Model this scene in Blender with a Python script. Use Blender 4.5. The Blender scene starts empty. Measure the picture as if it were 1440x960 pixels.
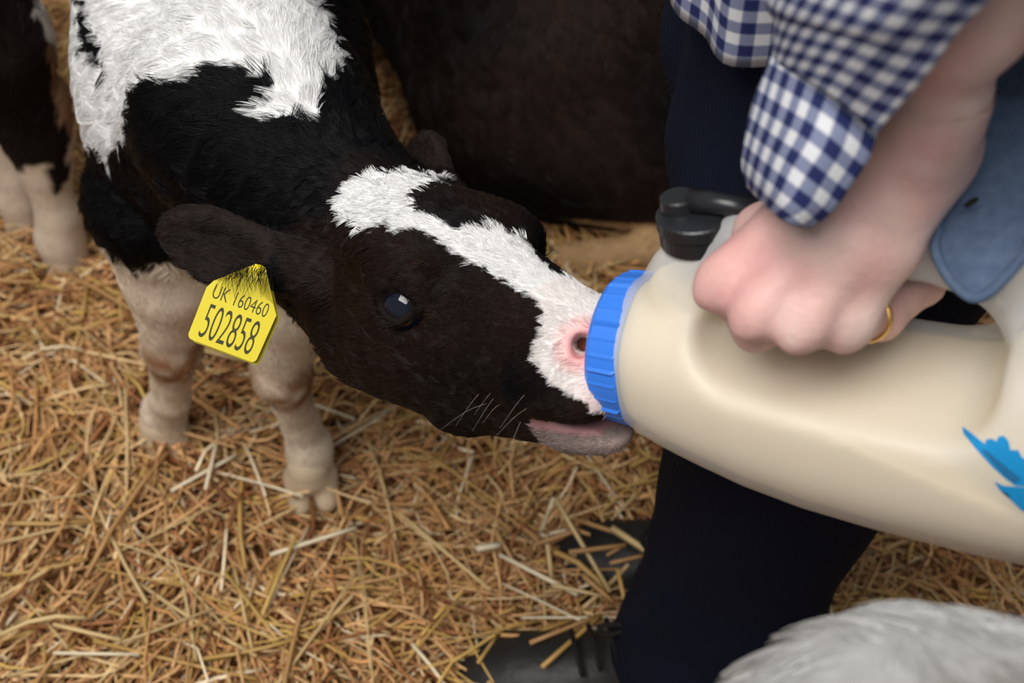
import bpy, bmesh, math, random
import numpy as np
from mathutils import Vector, Matrix
from mathutils.kdtree import KDTree

random.seed(7)
RNG = np.random.RandomState(7)
SC = bpy.context.scene
COL = SC.collection

# ------------------------------------------------------------------ camera
FPX = 2000.0
PITCH = math.radians(50)
CAM = np.array([0, 0, 1.3])
CR = np.array([1.0, 0, 0])
CF = np.array([0, math.cos(PITCH), -math.sin(PITCH)])
CU = np.array([0, math.sin(PITCH), math.cos(PITCH)])
cd = bpy.data.cameras.new('camera')
cam = bpy.data.objects.new('camera', cd)
COL.objects.link(cam)
cam.location = CAM
cam.rotation_euler = (math.pi / 2 - PITCH, 0, 0)
cd.sensor_width = 36
cd.lens = FPX / 1440 * 36
cd.clip_start = 0.02
cd.dof.use_dof = True
cd.dof.focus_distance = 0.93
cd.dof.aperture_fstop = 7.0
SC.camera = cam

# ------------------------------------------------------------------ light
w = bpy.data.worlds.new('world')
SC.world = w
w.use_nodes = True
bg = w.node_tree.nodes['Background']
bg.inputs[0].default_value = (0.80, 0.90, 1.0, 1)
bg.inputs[1].default_value = 0.27


def area(name, loc, aim, size, power, col=(1, 1, 1)):
    l = bpy.data.lights.new(name, 'AREA')
    l.shape = 'RECTANGLE'
    l.size, l.size_y = size
    l.energy = power
    l.color = col
    o = bpy.data.objects.new(name, l)
    COL.objects.link(o)
    o.location = loc
    o.rotation_euler = (Vector(aim) - Vector(loc)).to_track_quat('-Z', 'Y').to_euler()
    return o


area('roof_light_offscreen', (-1.06, -0.64, 4.28), (0.0, 0.8, 0.4), (3.0, 2.5), 222, (1.0, 0.975, 0.94))

SC.view_settings.view_transform = 'Standard'
SC.view_settings.look = 'None'
SC.view_settings.gamma = 1
SC.view_settings.use_curve_mapping = False
SC.view_settings.exposure = 0.0


def at(px, py, d):
    return CAM + d * (CF + (px - 720) / FPX * CR - (py - 480) / FPX * CU)


def proj(P):
    r = P - CAM
    d = r @ CF
    return np.stack([720 + FPX * (r @ CR) / d, 480 - FPX * (r @ CU) / d], -1), d


def inpoly(uv, poly):
    x, y = uv[:, 0], uv[:, 1]
    ins = np.zeros(len(x), bool)
    n = len(poly)
    for i in range(n):
        x1, y1 = poly[i]
        x2, y2 = poly[(i + 1) % n]
        c = ((y1 > y) != (y2 > y)) & (x < (x2 - x1) * (y - y1) / (y2 - y1 + 1e-9) + x1)
        ins ^= c
    return ins


def nrm(v):
    v = np.asarray(v, float)
    return v / (np.linalg.norm(v, axis=-1, keepdims=True) + 1e-12)


# ------------------------------------------------------------------ materials
def mat(name, col=(.5, .5, .5), rough=.6, spec=.3, **kw):
    m = bpy.data.materials.new(name)
    m.use_nodes = True
    b = m.node_tree.nodes['Principled BSDF']
    b.inputs['Base Color'].default_value = (*col, 1)
    b.inputs['Roughness'].default_value = rough
    b.inputs['Specular IOR Level'].default_value = spec
    for k, v in kw.items():
        b.inputs[k.replace('_', ' ')].default_value = v
    return m


def N(m, t, **kw):
    n = m.node_tree.nodes.new(t)
    for k, v in kw.items():
        setattr(n, k, v)
    return n


def L(m, a, b):
    m.node_tree.links.new(a, b)


def bsdf(m):
    return m.node_tree.nodes['Principled BSDF']


def attr_mat(name, rough, spec, var=0.0, scale=40):
    m = mat(name, rough=rough, spec=spec)
    a = N(m, 'ShaderNodeAttribute', attribute_name='col')
    if var:
        nz = N(m, 'ShaderNodeTexNoise')
        nz.inputs['Scale'].default_value = scale
        nz.inputs['Detail'].default_value = 4
        tc = N(m, 'ShaderNodeTexCoord')
        L(m, tc.outputs['Object'], nz.inputs['Vector'])
        mr = N(m, 'ShaderNodeMapRange')
        mr.inputs[1].default_value = .25
        mr.inputs[2].default_value = .75
        mr.inputs[3].default_value = 1 - var
        mr.inputs[4].default_value = 1 + var
        L(m, nz.outputs['Fac'], mr.inputs[0])
        mx = N(m, 'ShaderNodeVectorMath', operation='SCALE')
        L(m, a.outputs['Color'], mx.inputs[0])
        L(m, mr.outputs[0], mx.inputs['Scale'])
        L(m, mx.outputs[0], bsdf(m).inputs['Base Color'])
    else:
        L(m, a.outputs['Color'], bsdf(m).inputs['Base Color'])
    return m


def bump(m, scale, strength, dist, vec=None, detail=3):
    nz = N(m, 'ShaderNodeTexNoise')
    nz.inputs['Scale'].default_value = scale
    nz.inputs['Detail'].default_value = detail
    tc = N(m, 'ShaderNodeTexCoord')
    L(m, tc.outputs['Object'], nz.inputs['Vector'])
    bp = N(m, 'ShaderNodeBump')
    bp.inputs['Strength'].default_value = strength
    bp.inputs['Distance'].default_value = dist
    L(m, nz.outputs['Fac'], bp.inputs['Height'])
    L(m, bp.outputs['Normal'], bsdf(m).inputs['Normal'])
    return nz


M = {}
M['skin_coat'] = attr_mat('calf_hide', .8, .08, .12, 60)
M['fur'] = attr_mat('calf_fur', .42, .14)
M['eye'] = mat('eye_dark', (.004, .005, .012), .04, .6)
M['hoof'] = mat('hoof_horn', (.52, .40, .27), .5, .3)
bump(M['hoof'], 90, .3, .002)
M['straw'] = attr_mat('straw_mix', .5, .35, .18, 90)
for nm, c in (('pale', (.66, .47, .22)), ('gold', (.50, .30, .09)), ('white', (.80, .68, .47)), ('tan', (.46, .25, .095))):
    m = mat('straw_' + nm, c, .42, .4)
    M['straw_' + nm] = m
    nz = N(m, 'ShaderNodeTexNoise')
    nz.inputs['Scale'].default_value = 30
    tc = N(m, 'ShaderNodeTexCoord')
    L(m, tc.outputs['Object'], nz.inputs['Vector'])
    rp = N(m, 'ShaderNodeMixRGB')
    rp.inputs[1].default_value = (*[v * .72 for v in c], 1)
    rp.inputs[2].default_value = (*[min(1, v * 1.22) for v in c], 1)
    L(m, nz.outputs['Fac'], rp.inputs[0])
    L(m, rp.outputs[0], bsdf(m).inputs['Base Color'])
m = M['floor'] = mat('straw_litter', (.2, .09, .03), .9, .1)
nz = bump(m, 55, .8, .02, detail=8)
rp = N(m, 'ShaderNodeValToRGB')
rp.color_ramp.elements[0].color = (.07, .026, .008, 1)
rp.color_ramp.elements[1].color = (.42, .2, .07, 1)
rp.color_ramp.elements[0].position = .3
rp.color_ramp.elements[1].position = .75
L(m, nz.outputs['Fac'], rp.inputs[0])
L(m, rp.outputs[0], bsdf(m).inputs['Base Color'])


def gingham(name, period, dark, mid, light):
    m = mat(name, light, .85, .1)
    uv = N(m, 'ShaderNodeUVMap', uv_map='UVMap')
    sx = N(m, 'ShaderNodeSeparateXYZ')
    L(m, uv.outputs[0], sx.inputs[0])
    outs = []
    for ax in (0, 1):
        d = N(m, 'ShaderNodeMath', operation='DIVIDE')
        L(m, sx.outputs[ax], d.inputs[0])
        d.inputs[1].default_value = period
        pp = N(m, 'ShaderNodeMath', operation='PINGPONG')
        L(m, d.outputs[0], pp.inputs[0])
        pp.inputs[1].default_value = .5
        mr = N(m, 'ShaderNodeMapRange')
        mr.inputs[1].default_value = .22
        mr.inputs[2].default_value = .28
        L(m, pp.outputs[0], mr.inputs[0])
        outs.append(mr.outputs[0])
    ad = N(m, 'ShaderNodeMath', operation='ADD')
    L(m, outs[0], ad.inputs[0])
    L(m, outs[1], ad.inputs[1])
    hf = N(m, 'ShaderNodeMath', operation='MULTIPLY')
    L(m, ad.outputs[0], hf.inputs[0])
    hf.inputs[1].default_value = .5
    rp = N(m, 'ShaderNodeValToRGB')
    rp.color_ramp.elements[0].color = (*light, 1)
    rp.color_ramp.elements[1].color = (*dark, 1)
    e = rp.color_ramp.elements.new(.5)
    e.color = (*mid, 1)
    L(m, hf.outputs[0], rp.inputs[0])
    L(m, rp.outputs[0], bsdf(m).inputs['Base Color'])
    nz = bump(m, 900, .3, .0006)
    return m


M['gingham'] = gingham('navy_gingham', .0125, (.022, .028, .10), (.20, .22, .33), (.66, .66, .68))
M['lining'] = mat('blue_lining', (.085, .125, .21), .9, .1)
nz = bump(M['lining'], 160, .6, .0016, detail=6)
rp = N(M['lining'], 'ShaderNodeMixRGB')
rp.inputs[1].default_value = (.055, .085, .150, 1)
rp.inputs[2].default_value = (.130, .178, .265, 1)
L(M['lining'], nz.outputs['Fac'], rp.inputs[0])
L(M['lining'], rp.outputs[0], bsdf(M['lining']).inputs['Base Color'])
m = M['trouser'] = mat('navy_corduroy', (.0045, .0065, .016), .9, .12)
wv = N(m, 'ShaderNodeTexWave')
wv.inputs['Scale'].default_value = 190
wv.inputs['Distortion'].default_value = .5
tc = N(m, 'ShaderNodeTexCoord')
mp = N(m, 'ShaderNodeMapping')
mp.inputs['Scale'].default_value = (1, 1, .02)
L(m, tc.outputs['Object'], mp.inputs[0])
L(m, mp.outputs[0], wv.inputs['Vector'])
bp = N(m, 'ShaderNodeBump')
bp.inputs['Strength'].default_value = .4
bp.inputs['Distance'].default_value = .001
L(m, wv.outputs['Fac'], bp.inputs['Height'])
L(m, bp.outputs[0], bsdf(m).inputs['Normal'])
M['boot'] = mat('boot_leather', (.016, .0145, .013), .5, .35)
bump(M['boot'], 60, .5, .003)
M['rubber'] = mat('black_rubber', (.012, .012, .013), .6, .3)
M['lace'] = mat('black_lace', (.01, .009, .008), .8, .2)
M['skin'] = attr_mat('skin', .5, .35, .10, 55)
bsdf(M['skin']).inputs['Subsurface Weight'].default_value = .12
bsdf(M['skin']).inputs['Subsurface Radius'].default_value = (.008, .003, .002)
bsdf(M['skin']).inputs['Subsurface Scale'].default_value = .6
bump(M['skin'], 260, .35, .0012)
M['hair'] = mat('brown_hair', (.05, .03, .02), .6, .3)
M['gold'] = mat('gold', (.83, .52, .17), .22, .5, Metallic=1.0)
M['blue'] = mat('blue_plastic', (.035, .19, .72), .38, .4)
M['black_plastic'] = mat('black_plastic', (.014, .015, .017), .32, .45)
M['teat'] = mat('teat_rubber', (.30, .09, .05), .5, .3)
M['print'] = mat('blue_print', (.012, .25, .55), .45, .3)
M['print2'] = mat('dark_blue_print', (.02, .14, .30), .45, .3)
M['tag'] = mat('yellow_plastic', (.70, .565, .012), .42, .35)
bump(M['tag'], 70, .15, .001)
M['ink'] = mat('tag_ink', (.05, .05, .02), .6, .2)
M['milk'] = mat('milk', (.76, .60, .33), .5, .3)
# translucent polythene wall of the jug
m = M['poly'] = bpy.data.materials.new('milky_polythene')
m.use_nodes = True
nt = m.node_tree
b = bsdf(m)
b.inputs['Base Color'].default_value = (.90, .90, .89, 1)
b.inputs['Roughness'].default_value = .36
b.inputs['Specular IOR Level'].default_value = .38
tr = N(m, 'ShaderNodeBsdfTranslucent')
tr.inputs[0].default_value = (.92, .91, .87, 1)
tp = N(m, 'ShaderNodeBsdfTransparent')
mx1 = N(m, 'ShaderNodeMixShader')
mx2 = N(m, 'ShaderNodeMixShader')
mx1.inputs[0].default_value = .25
mx2.inputs[0].default_value = .50
L(m, b.outputs[0], mx1.inputs[1])
L(m, tr.outputs[0], mx1.inputs[2])
L(m, mx1.outputs[0], mx2.inputs[1])
L(m, tp.outputs[0], mx2.inputs[2])
L(m, mx2.outputs[0], nt.nodes['Material Output'].inputs[0])


# ------------------------------------------------------------------ object helpers
def tag(o, label=None, cat=None, group=None, kind=None):
    if label: o['label'] = label
    if cat: o['category'] = cat
    if group: o['group'] = group
    if kind: o['kind'] = kind
    return o


def empty(name, loc, label=None, cat=None, group=None):
    o = bpy.data.objects.new(name, None)
    o.empty_display_size = .1
    o.location = loc
    COL.objects.link(o)
    tag(o, label, cat, group)
    return o


def ploc(parent):
    l = np.zeros(3)
    while parent is not None:
        l = l + np.array(parent.location)
        parent = parent.parent
    return l


def mesh_obj(name, V, Fq, material, parent=None, smooth=True, col=None, uv=None):
    """vertices in world metres; the parent only carries a location"""
    V = np.asarray(V, float)
    if parent is not None:
        V = V - ploc(parent)
    me = bpy.data.meshes.new(name)
    if isinstance(Fq, np.ndarray):
        n, k = Fq.shape
        me.vertices.add(len(V))
        me.vertices.foreach_set('co', V.astype(np.float32).ravel())
        me.loops.add(n * k)
        me.loops.foreach_set('vertex_index', Fq.astype(np.int32).ravel())
        me.polygons.add(n)
        me.polygons.foreach_set('loop_start', (np.arange(n) * k).astype(np.int32))
        me.update(calc_edges=True)
    else:
        me.from_pydata([tuple(v) for v in V], [], Fq)
    me.validate()
    if smooth:
        me.polygons.foreach_set('use_smooth', np.ones(len(me.polygons), bool))
    if col is not None:
        a = me.attributes.new('col', 'FLOAT_COLOR', 'POINT')
        c = np.ones((len(V), 4), np.float32)
        c[:, :3] = col
        a.data.foreach_set('color', c.ravel())
    if uv is not None:
        l = me.uv_layers.new(name='UVMap')
        vi = np.zeros(len(me.loops), np.int32)
        me.loops.foreach_get('vertex_index', vi)
        l.data.foreach_set('uv', np.asarray(uv, np.float32)[vi].ravel())
    for mm in (material if isinstance(material, (list, tuple)) else [material]):
        me.materials.append(mm)
    o = bpy.data.objects.new(name, me)
    COL.objects.link(o)
    if parent is not None:
        o.parent = parent
    return o


# ------------------------------------------------------------------ distance-field modelling
class Field:
    def __init__(s, lo, hi, h, frame=None, origin=(0, 0, 0)):
        s.A = np.eye(3) if frame is None else np.asarray(frame, float)   # columns: grid axes in world
        s.o = np.asarray(origin, float)
        s.lo = np.asarray(lo, float)
        s.h = h
        s.n = np.ceil((np.asarray(hi) - s.lo) / h).astype(int) + 1
        s.v = np.full(tuple(s.n), .08, np.float32)

    def block(s, c, r):
        g = (np.asarray(c, float) - s.o) @ s.A
        i0 = np.clip(np.floor((g - r - s.lo) / s.h).astype(int), 0, s.n)
        i1 = np.clip(np.ceil((g + r - s.lo) / s.h).astype(int) + 1, 0, s.n)
        if np.any(i1 <= i0): return None, None
        ax = [s.lo[k] + s.h * np.arange(i0[k], i1[k]) for k in range(3)]
        G = np.stack(np.meshgrid(*ax, indexing='ij'), -1).astype(np.float32)
        P = G @ s.A.T.astype(np.float32) + s.o.astype(np.float32)
        return (slice(i0[0], i1[0]), slice(i0[1], i1[1]), slice(i0[2], i1[2])), P

    def run(s, prims):
        for op, c, r, k, fn in prims:
            sl, P = s.block(c, r + k + 3 * s.h)
            if sl is None: continue
            d = fn(P)
            a = s.v[sl]
            if op == 'sub':
                d = -d
                hh = np.clip(.5 - .5 * (a - d) / k, 0, 1)
                s.v[sl] = a + (d - a) * hh + k * hh * (1 - hh)
            else:
                hh = np.clip(.5 + .5 * (a - d) / k, 0, 1)
                s.v[sl] = a + (d - a) * hh - k * hh * (1 - hh)
        return s

    def mesh(s):
        v = s.v
        ins = v < 0
        nx, ny, nz = v.shape
        cnt = np.zeros((nx - 1, ny - 1, nz - 1), np.float32)
        acc = np.zeros((nx - 1, ny - 1, nz - 1, 3), np.float32)
        cs = [(i, j, k) for i in (0, 1) for j in (0, 1) for k in (0, 1)]
        def sub(a, c): return a[c[0]:nx - 1 + c[0], c[1]:ny - 1 + c[1], c[2]:nz - 1 + c[2]]
        for c in cs:
            for ax in range(3):
                if c[ax]: continue
                e = list(c); e[ax] = 1
                m_ = sub(ins, c) != sub(ins, e)
                idx = np.nonzero(m_)
                a, b2 = sub(v, c)[idx], sub(v, e)[idx]
                t = a / (a - b2)
                p = np.zeros((len(t), 3), np.float32) + np.array(c, np.float32)
                p[:, ax] += t
                acc[idx] += p
                cnt[idx] += 1
        act = cnt > 0
        ids = np.full(act.shape, -1, np.int64)
        ids[act] = np.arange(act.sum())
        cells = np.stack(np.nonzero(act), -1)
        V = (cells + acc[act] / cnt[act][:, None]) * s.h + s.lo
        V = V @ s.A.T + s.o
        Q = []
        for ax in range(3):
            a1, a2 = [(1, 2), (2, 0), (0, 1)][ax]
            lo = [0, 0, 0]; hi = [nx, ny, nz]
            hi[ax] -= 1
            lo[a1] = 1; lo[a2] = 1; hi[a1] -= 1; hi[a2] -= 1
            sl0 = tuple(slice(lo[k], hi[k]) for k in range(3))
            lo2, hi2 = list(lo), list(hi); lo2[ax] += 1; hi2[ax] += 1
            sl1 = tuple(slice(lo2[k], hi2[k]) for k in range(3))
            A, B = ins[sl0], ins[sl1]
            ch = np.nonzero(A != B)
            base = np.stack(ch, -1) + np.array(lo)
            fl = A[ch]
            def cid(d1, d2):
                b_ = base.copy(); b_[:, a1] -= d1; b_[:, a2] -= d2
                return ids[b_[:, 0], b_[:, 1], b_[:, 2]]
            q = np.stack([cid(1, 1), cid(0, 1), cid(0, 0), cid(1, 0)], -1)
            q[~fl] = q[~fl][:, ::-1]
            Q.append(q)
        Q = np.concatenate(Q)
        Q = Q[(Q >= 0).all(1)]
        return V, Q


def cap(a, b, ra, rb=None, k=.01, op='add'):
    a, b = np.asarray(a, float), np.asarray(b, float)
    rb = ra if rb is None else rb
    def fn(P):
        ba = (b - a).astype(np.float32)
        pa = P - a.astype(np.float32)
        t = np.clip(pa @ ba / (ba @ ba + 1e-12), 0, 1)
        return np.sqrt(((pa - t[..., None] * ba) ** 2).sum(-1)) - (ra + (rb - ra) * t)
    return (op, (a + b) / 2, np.linalg.norm(b - a) / 2 + max(ra, rb), k, fn)


def ell(c, r, R=None, k=.01, op='add'):
    c = np.asarray(c, float)
    R = np.eye(3) if R is None else np.asarray(R, float)   # columns: axes
    r_ = np.asarray(r, np.float32)
    def fn(P):
        q = (P - c.astype(np.float32)) @ R.astype(np.float32)
        k0 = np.sqrt(((q / r_) ** 2).sum(-1))
        k1 = np.sqrt(((q / r_ ** 2) ** 2).sum(-1)) + 1e-9
        return k0 * (k0 - 1) / k1
    return (op, c, max(r), k, fn)


def rbox(c, hs, rr, R=None, k=.005, op='add'):
    c = np.asarray(c, float)
    R = np.eye(3) if R is None else np.asarray(R, float)
    hs_ = np.asarray(hs, np.float32)
    def fn(P):
        q = np.abs((P - c.astype(np.float32)) @ R.astype(np.float32)) - (hs_ - rr)
        return np.sqrt((np.maximum(q, 0) ** 2).sum(-1)) + np.minimum(q.max(-1), 0) - rr
    return (op, c, float(np.linalg.norm(hs)), k, fn)


def chain(pts, rs, k=.01):
    return [cap(pts[i], pts[i + 1], rs[i], rs[i + 1], k) for i in range(len(pts) - 1)]


def frame(x, z):
    x = nrm(x)
    z = np.asarray(z, float)
    z = nrm(z - (z @ x) * x)
    y = np.cross(z, x)
    return np.stack([x, y, z], 1)


def vnormals(V, Q):
    a, b, c, d = (V[Q[:, i]] for i in range(4))
    n = np.cross(c - a, d - b)
    out = np.zeros_like(V)
    for i in range(4): np.add.at(out, Q[:, i], n)
    return nrm(out)


def noise3(P, f, seed=0):
    """cheap smooth noise: a sum of rotated sines, about -1..1"""
    r = np.random.RandomState(seed)
    out = np.zeros(len(P))
    for i in range(6):
        d = nrm(r.randn(3)) * f * (0.7 + .8 * r.rand())
        out += np.sin(P @ d * 6.283 + r.rand() * 6.283)
    return out / 2.6


# ------------------------------------------------------------------ fur
def fur(name, parent, V, Q, Nv, col, flow, length, count, rad=.00022, lift=.35, clump=.5, nclump=None, seed=0, weight=None, npt=5, colfn=None):
    r = np.random.RandomState(seed)
    T = np.concatenate([Q[:, [0, 1, 2]], Q[:, [0, 2, 3]]])
    ar = np.linalg.norm(np.cross(V[T[:, 1]] - V[T[:, 0]], V[T[:, 2]] - V[T[:, 0]]), axis=1)
    if weight is not None: ar = ar * weight[T].mean(1)
    cum = np.cumsum(ar)
    ti = np.searchsorted(cum, r.rand(count) * cum[-1])
    ti = np.minimum(ti, len(T) - 1)
    u, v = r.rand(count), r.rand(count)
    sw = u + v > 1
    u[sw], v[sw] = 1 - u[sw], 1 - v[sw]
    W = np.stack([1 - u - v, u, v], -1)
    def interp(a):
        a = np.asarray(a)
        return (a[T[ti]] * (W[..., None] if a.ndim > 1 else W)).sum(1)
    P = interp(V)
    n = nrm(interp(Nv))
    f = interp(flow)
    f = f - (f * n).sum(1, keepdims=True) * n
    f = nrm(f + 1e-6)
    ln = interp(length) * (.65 + .6 * r.rand(count))
    c = colfn(P, n) if colfn is not None else interp(col)
    # locks: neighbouring hairs lean together
    if nclump is None: nclump = max(60, count // 28)
    ci = r.choice(count, nclump, replace=False)
    kd = KDTree(nclump)
    for i, q in enumerate(P[ci]): kd.insert(q, i)
    kd.balance()
    near = np.fromiter((kd.find(p)[1] for p in P), np.int64, count)
    wob = r.randn(nclump, 3) * .38
    d = nrm(f + wob[near] * .8 + r.randn(count, 3) * .16)
    d = d - (d * n).sum(1, keepdims=True) * n
    d = nrm(d)
    lf = lift * (.55 + .9 * r.rand(nclump))[near] * np.clip(.008 / ln, 1, 1.5)
    clv = clump * np.clip((ln - .004) / .010, .25, 1)
    t = np.linspace(0, 1, npt)
    pts = np.zeros((count, npt, 3))
    for j, tt in enumerate(t):
        up = lf * (tt * .8 - .42 * tt * tt)
        pts[:, j] = P + ln[:, None] * (d * tt * .95 + n * up[:, None])
    ctip = pts[ci][near]
    for j, tt in enumerate(t):
        tgt = ctip[:, j]
        pts[:, j] += (tgt - pts[:, j]) * (clv * tt ** 1.3)[:, None]
    pts -= (n * np.minimum(.0007, .04 * ln)[:, None])[:, None, :]
    if parent is not None: pts -= ploc(parent)
    cu = bpy.data.hair_curves.new(name)
    cu.add_curves([npt] * count)
    cu.attributes['position'].data.foreach_set('vector', pts.astype(np.float32).ravel())
    ra = cu.attributes.get('radius') or cu.attributes.new('radius', 'FLOAT', 'POINT')
    rr = rad * (1 - .75 * t ** 1.5)[None, :] * ((.7 + .6 * r.rand(count)) * np.clip((ln / .014) ** .5, .55, 1.2))[:, None]
    ra.data.foreach_set('value', rr.astype(np.float32).ravel())
    ca = cu.attributes.new('col', 'FLOAT_COLOR', 'CURVE')
    cc = np.ones((count, 4), np.float32)
    cc[:, :3] = c * (.78 + .44 * r.rand(count))[:, None]
    ca.data.foreach_set('color', cc.ravel())
    cu.materials.append(M['fur'])
    o = bpy.data.objects.new(name, cu)
    COL.objects.link(o)
    o.parent = parent
    return o


# ------------------------------------------------------------------ tubes and sheets
def tube(pts, rs, sides=8, closed_ends=True):
    pts = np.asarray(pts, float)
    n = len(pts)
    rs = np.broadcast_to(np.asarray(rs, float), (n,))
    T = nrm(np.gradient(pts, axis=0))
    up = np.array([.3, .2, .93])
    V = []
    for i in range(n):
        x = nrm(np.cross(T[i], up))
        y = np.cross(T[i], x)
        for k in range(sides):
            a = 2 * math.pi * k / sides
            V.append(pts[i] + rs[i] * (math.cos(a) * x + math.sin(a) * y))
    Fq = []
    for i in range(n - 1):
        for k in range(sides):
            k2 = (k + 1) % sides
            Fq.append((i * sides + k, i * sides + k2, (i + 1) * sides + k2, (i + 1) * sides + k))
    if closed_ends:
        Fq.append(tuple(range(sides))[::-1])
        Fq.append(tuple((n - 1) * sides + k for k in range(sides)))
    return np.array(V), Fq


def catmull(C, m):
    """C: (n, ...) control rows, m samples"""
    C = np.asarray(C, float)
    n = len(C)
    E = np.concatenate([[2 * C[0] - C[1]], C, [2 * C[-1] - C[-2]]])
    out = []
    for t in np.linspace(0, n - 1, m):
        i = min(int(t), n - 2)
        f = t - i
        p0, p1, p2, p3 = E[i], E[i + 1], E[i + 2], E[i + 3]
        out.append(.5 * ((2 * p1) + (p2 - p0) * f + (2 * p0 - 5 * p1 + 4 * p2 - p3) * f * f + (3 * p1 - p0 - 3 * p2 + p3) * f ** 3))
    return np.array(out)


def sheet(C, nu, nv):
    G = catmull(C, nv)
    G = np.swapaxes(catmull(np.swapaxes(G, 0, 1), nu), 0, 1)
    V = G.reshape(-1, 3)
    Q = np.array([(j * nu + i, j * nu + i + 1, (j + 1) * nu + i + 1, (j + 1) * nu + i) for j in range(nv - 1) for i in range(nu - 1)])
    du = np.concatenate([np.zeros((nv, 1)), np.cumsum(np.linalg.norm(np.diff(G, axis=1), axis=2), 1)], 1)
    dv = np.concatenate([np.zeros((1, nu)), np.cumsum(np.linalg.norm(np.diff(G, axis=0), axis=2), 0)], 0)
    return V, Q, np.stack([du.ravel(), dv.ravel()], -1), G


# ================================================================== THE SETTING
FLOOR = -.02
g = 60
xs = np.linspace(-3.2, 3.2, g)
ys = np.linspace(-1.6, 4.8, g)
X, Y = np.meshgrid(xs, ys)
def bed_height(x, y):
    return .012 * np.sin(5.1 * x + 1.3) * np.sin(4.3 * y + .4) + .008 * np.sin(11 * x + 7 * y) + .005 * np.sin(17 * y - 9 * x + 1)
Z = bed_height(X, Y) * .5 + FLOOR
V = np.stack([X.ravel(), Y.ravel(), Z.ravel()], -1)
Q = np.array([(j * g + i, j * g + i + 1, (j + 1) * g + i + 1, (j + 1) * g + i) for j in range(g - 1) for i in range(g - 1)])
tag(mesh_obj('floor', V, Q, M['floor']), 'barn floor under deep golden straw bedding', 'floor', kind='structure')


wb = []
for zz in (FLOOR - .02, 2.4):
    for yy in (4.8, 4.95):
        wb += [(-3.2, yy, zz), (3.2, yy, zz)]
M['block'] = mat('grey_blockwork', (.33, .32, .30), .9, .1)
bump(M['block'], 30, .4, .01)
tag(mesh_obj('wall_back', wb, [(0, 1, 5, 4), (3, 2, 6, 7), (0, 4, 6, 2), (1, 3, 7, 5), (4, 5, 7, 6), (0, 2, 3, 1)], M['block'], smooth=False), 'grey blockwork wall at the back of the barn', 'wall', kind='structure')

# straw bedding ------------------------------------------------------
def straw_mesh(P0, ang, tilt, ln, wd, bend, twist, flat):
    """many stalks at once; arrays of length n -> verts (n,16,3), quads"""
    n = len(ln)
    d = np.stack([np.cos(ang) * np.cos(tilt), np.sin(ang) * np.cos(tilt), np.sin(tilt)], -1)
    s = np.stack([-np.sin(ang), np.cos(ang), np.zeros(n)], -1)
    u = np.cross(d, s)
    ct, st = np.cos(twist)[:, None], np.sin(twist)[:, None]
    s, u = s * ct + u * st, u * ct - s * st
    V = np.zeros((n, 16, 3))
    for i, t in enumerate((-.5, -.17, .17, .5)):
        off = (.25 - t * t) * bend
        c = P0 + d * (t * ln)[:, None] + np.stack([-np.sin(ang) * off, np.cos(ang) * off, off * .4], -1)
        for k, (a, b_) in enumerate(((1, 0), (0, 1), (-1, 0), (0, -1))):
            V[:, i * 4 + k] = c + s * (a * wd / 2)[:, None] + u * (b_ * wd / 2 * flat)[:, None]
    q = []
    for i in range(3):
        for k in range(4):
            k2 = (k + 1) % 4
            q.append((i * 4 + k, i * 4 + k2, i * 4 + 4 + k2, i * 4 + 4 + k))
    q += [(3, 2, 1, 0), (12, 13, 14, 15)]
    q = np.array(q)
    Fq = (q[None] + (np.arange(n) * 16)[:, None, None]).reshape(-1, 4)
    return V.reshape(-1, 3), Fq


bed = empty('straw_bedding', (0, 1.2, 0), 'deep loose golden straw bedding covering the barn floor', 'straw')
bed['kind'] = 'stuff'
n1, n2 = 42000, 12000
x = np.concatenate([RNG.uniform(-1.0, 1.05, n1), RNG.uniform(-2.2, 2.2, n2)])
y = np.concatenate([.36 + 1.75 * RNG.rand(n1) ** .95, RNG.uniform(-.5, 3.4, n2)])
n = n1 + n2
layer = RNG.rand(n)
ln = np.clip(RNG.lognormal(math.log(.066), .55, n), .02, .22)
wd = RNG.uniform(.0018, .0050, n)
ang = RNG.uniform(0, math.pi * 2, n)
swirl = np.sin(x * 4 + 1) + np.cos(y * 5)
ang = np.where(RNG.rand(n) < .45, swirl * 1.3 + RNG.randn(n) * .5, ang)
tilt = RNG.randn(n) * .17
z = FLOOR + bed_height(x, y) + .004 + layer * .034
V, Fq = straw_mesh(np.stack([x, y, z], -1), ang, tilt, ln, wd, RNG.randn(n) * .03 * (ln / .08), RNG.uniform(0, 3, n), RNG.uniform(.35, .9, n))
pal = np.array([(.66, .385, .17), (.56, .29, .108), (.76, .53, .265), (.40, .170, .065), (.62, .40, .115), (.20, .075, .024), (.85, .70, .47)])
pi = RNG.choice(7, n, p=[.25, .22, .16, .15, .10, .07, .05])
cc = pal[pi] * (.8 + .4 * RNG.rand(n))[:, None]
tag(mesh_obj('straw_litter', V, Fq, M['straw'], bed, smooth=False, col=np.repeat(cc, 16, 0)), kind='stuff')

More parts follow.
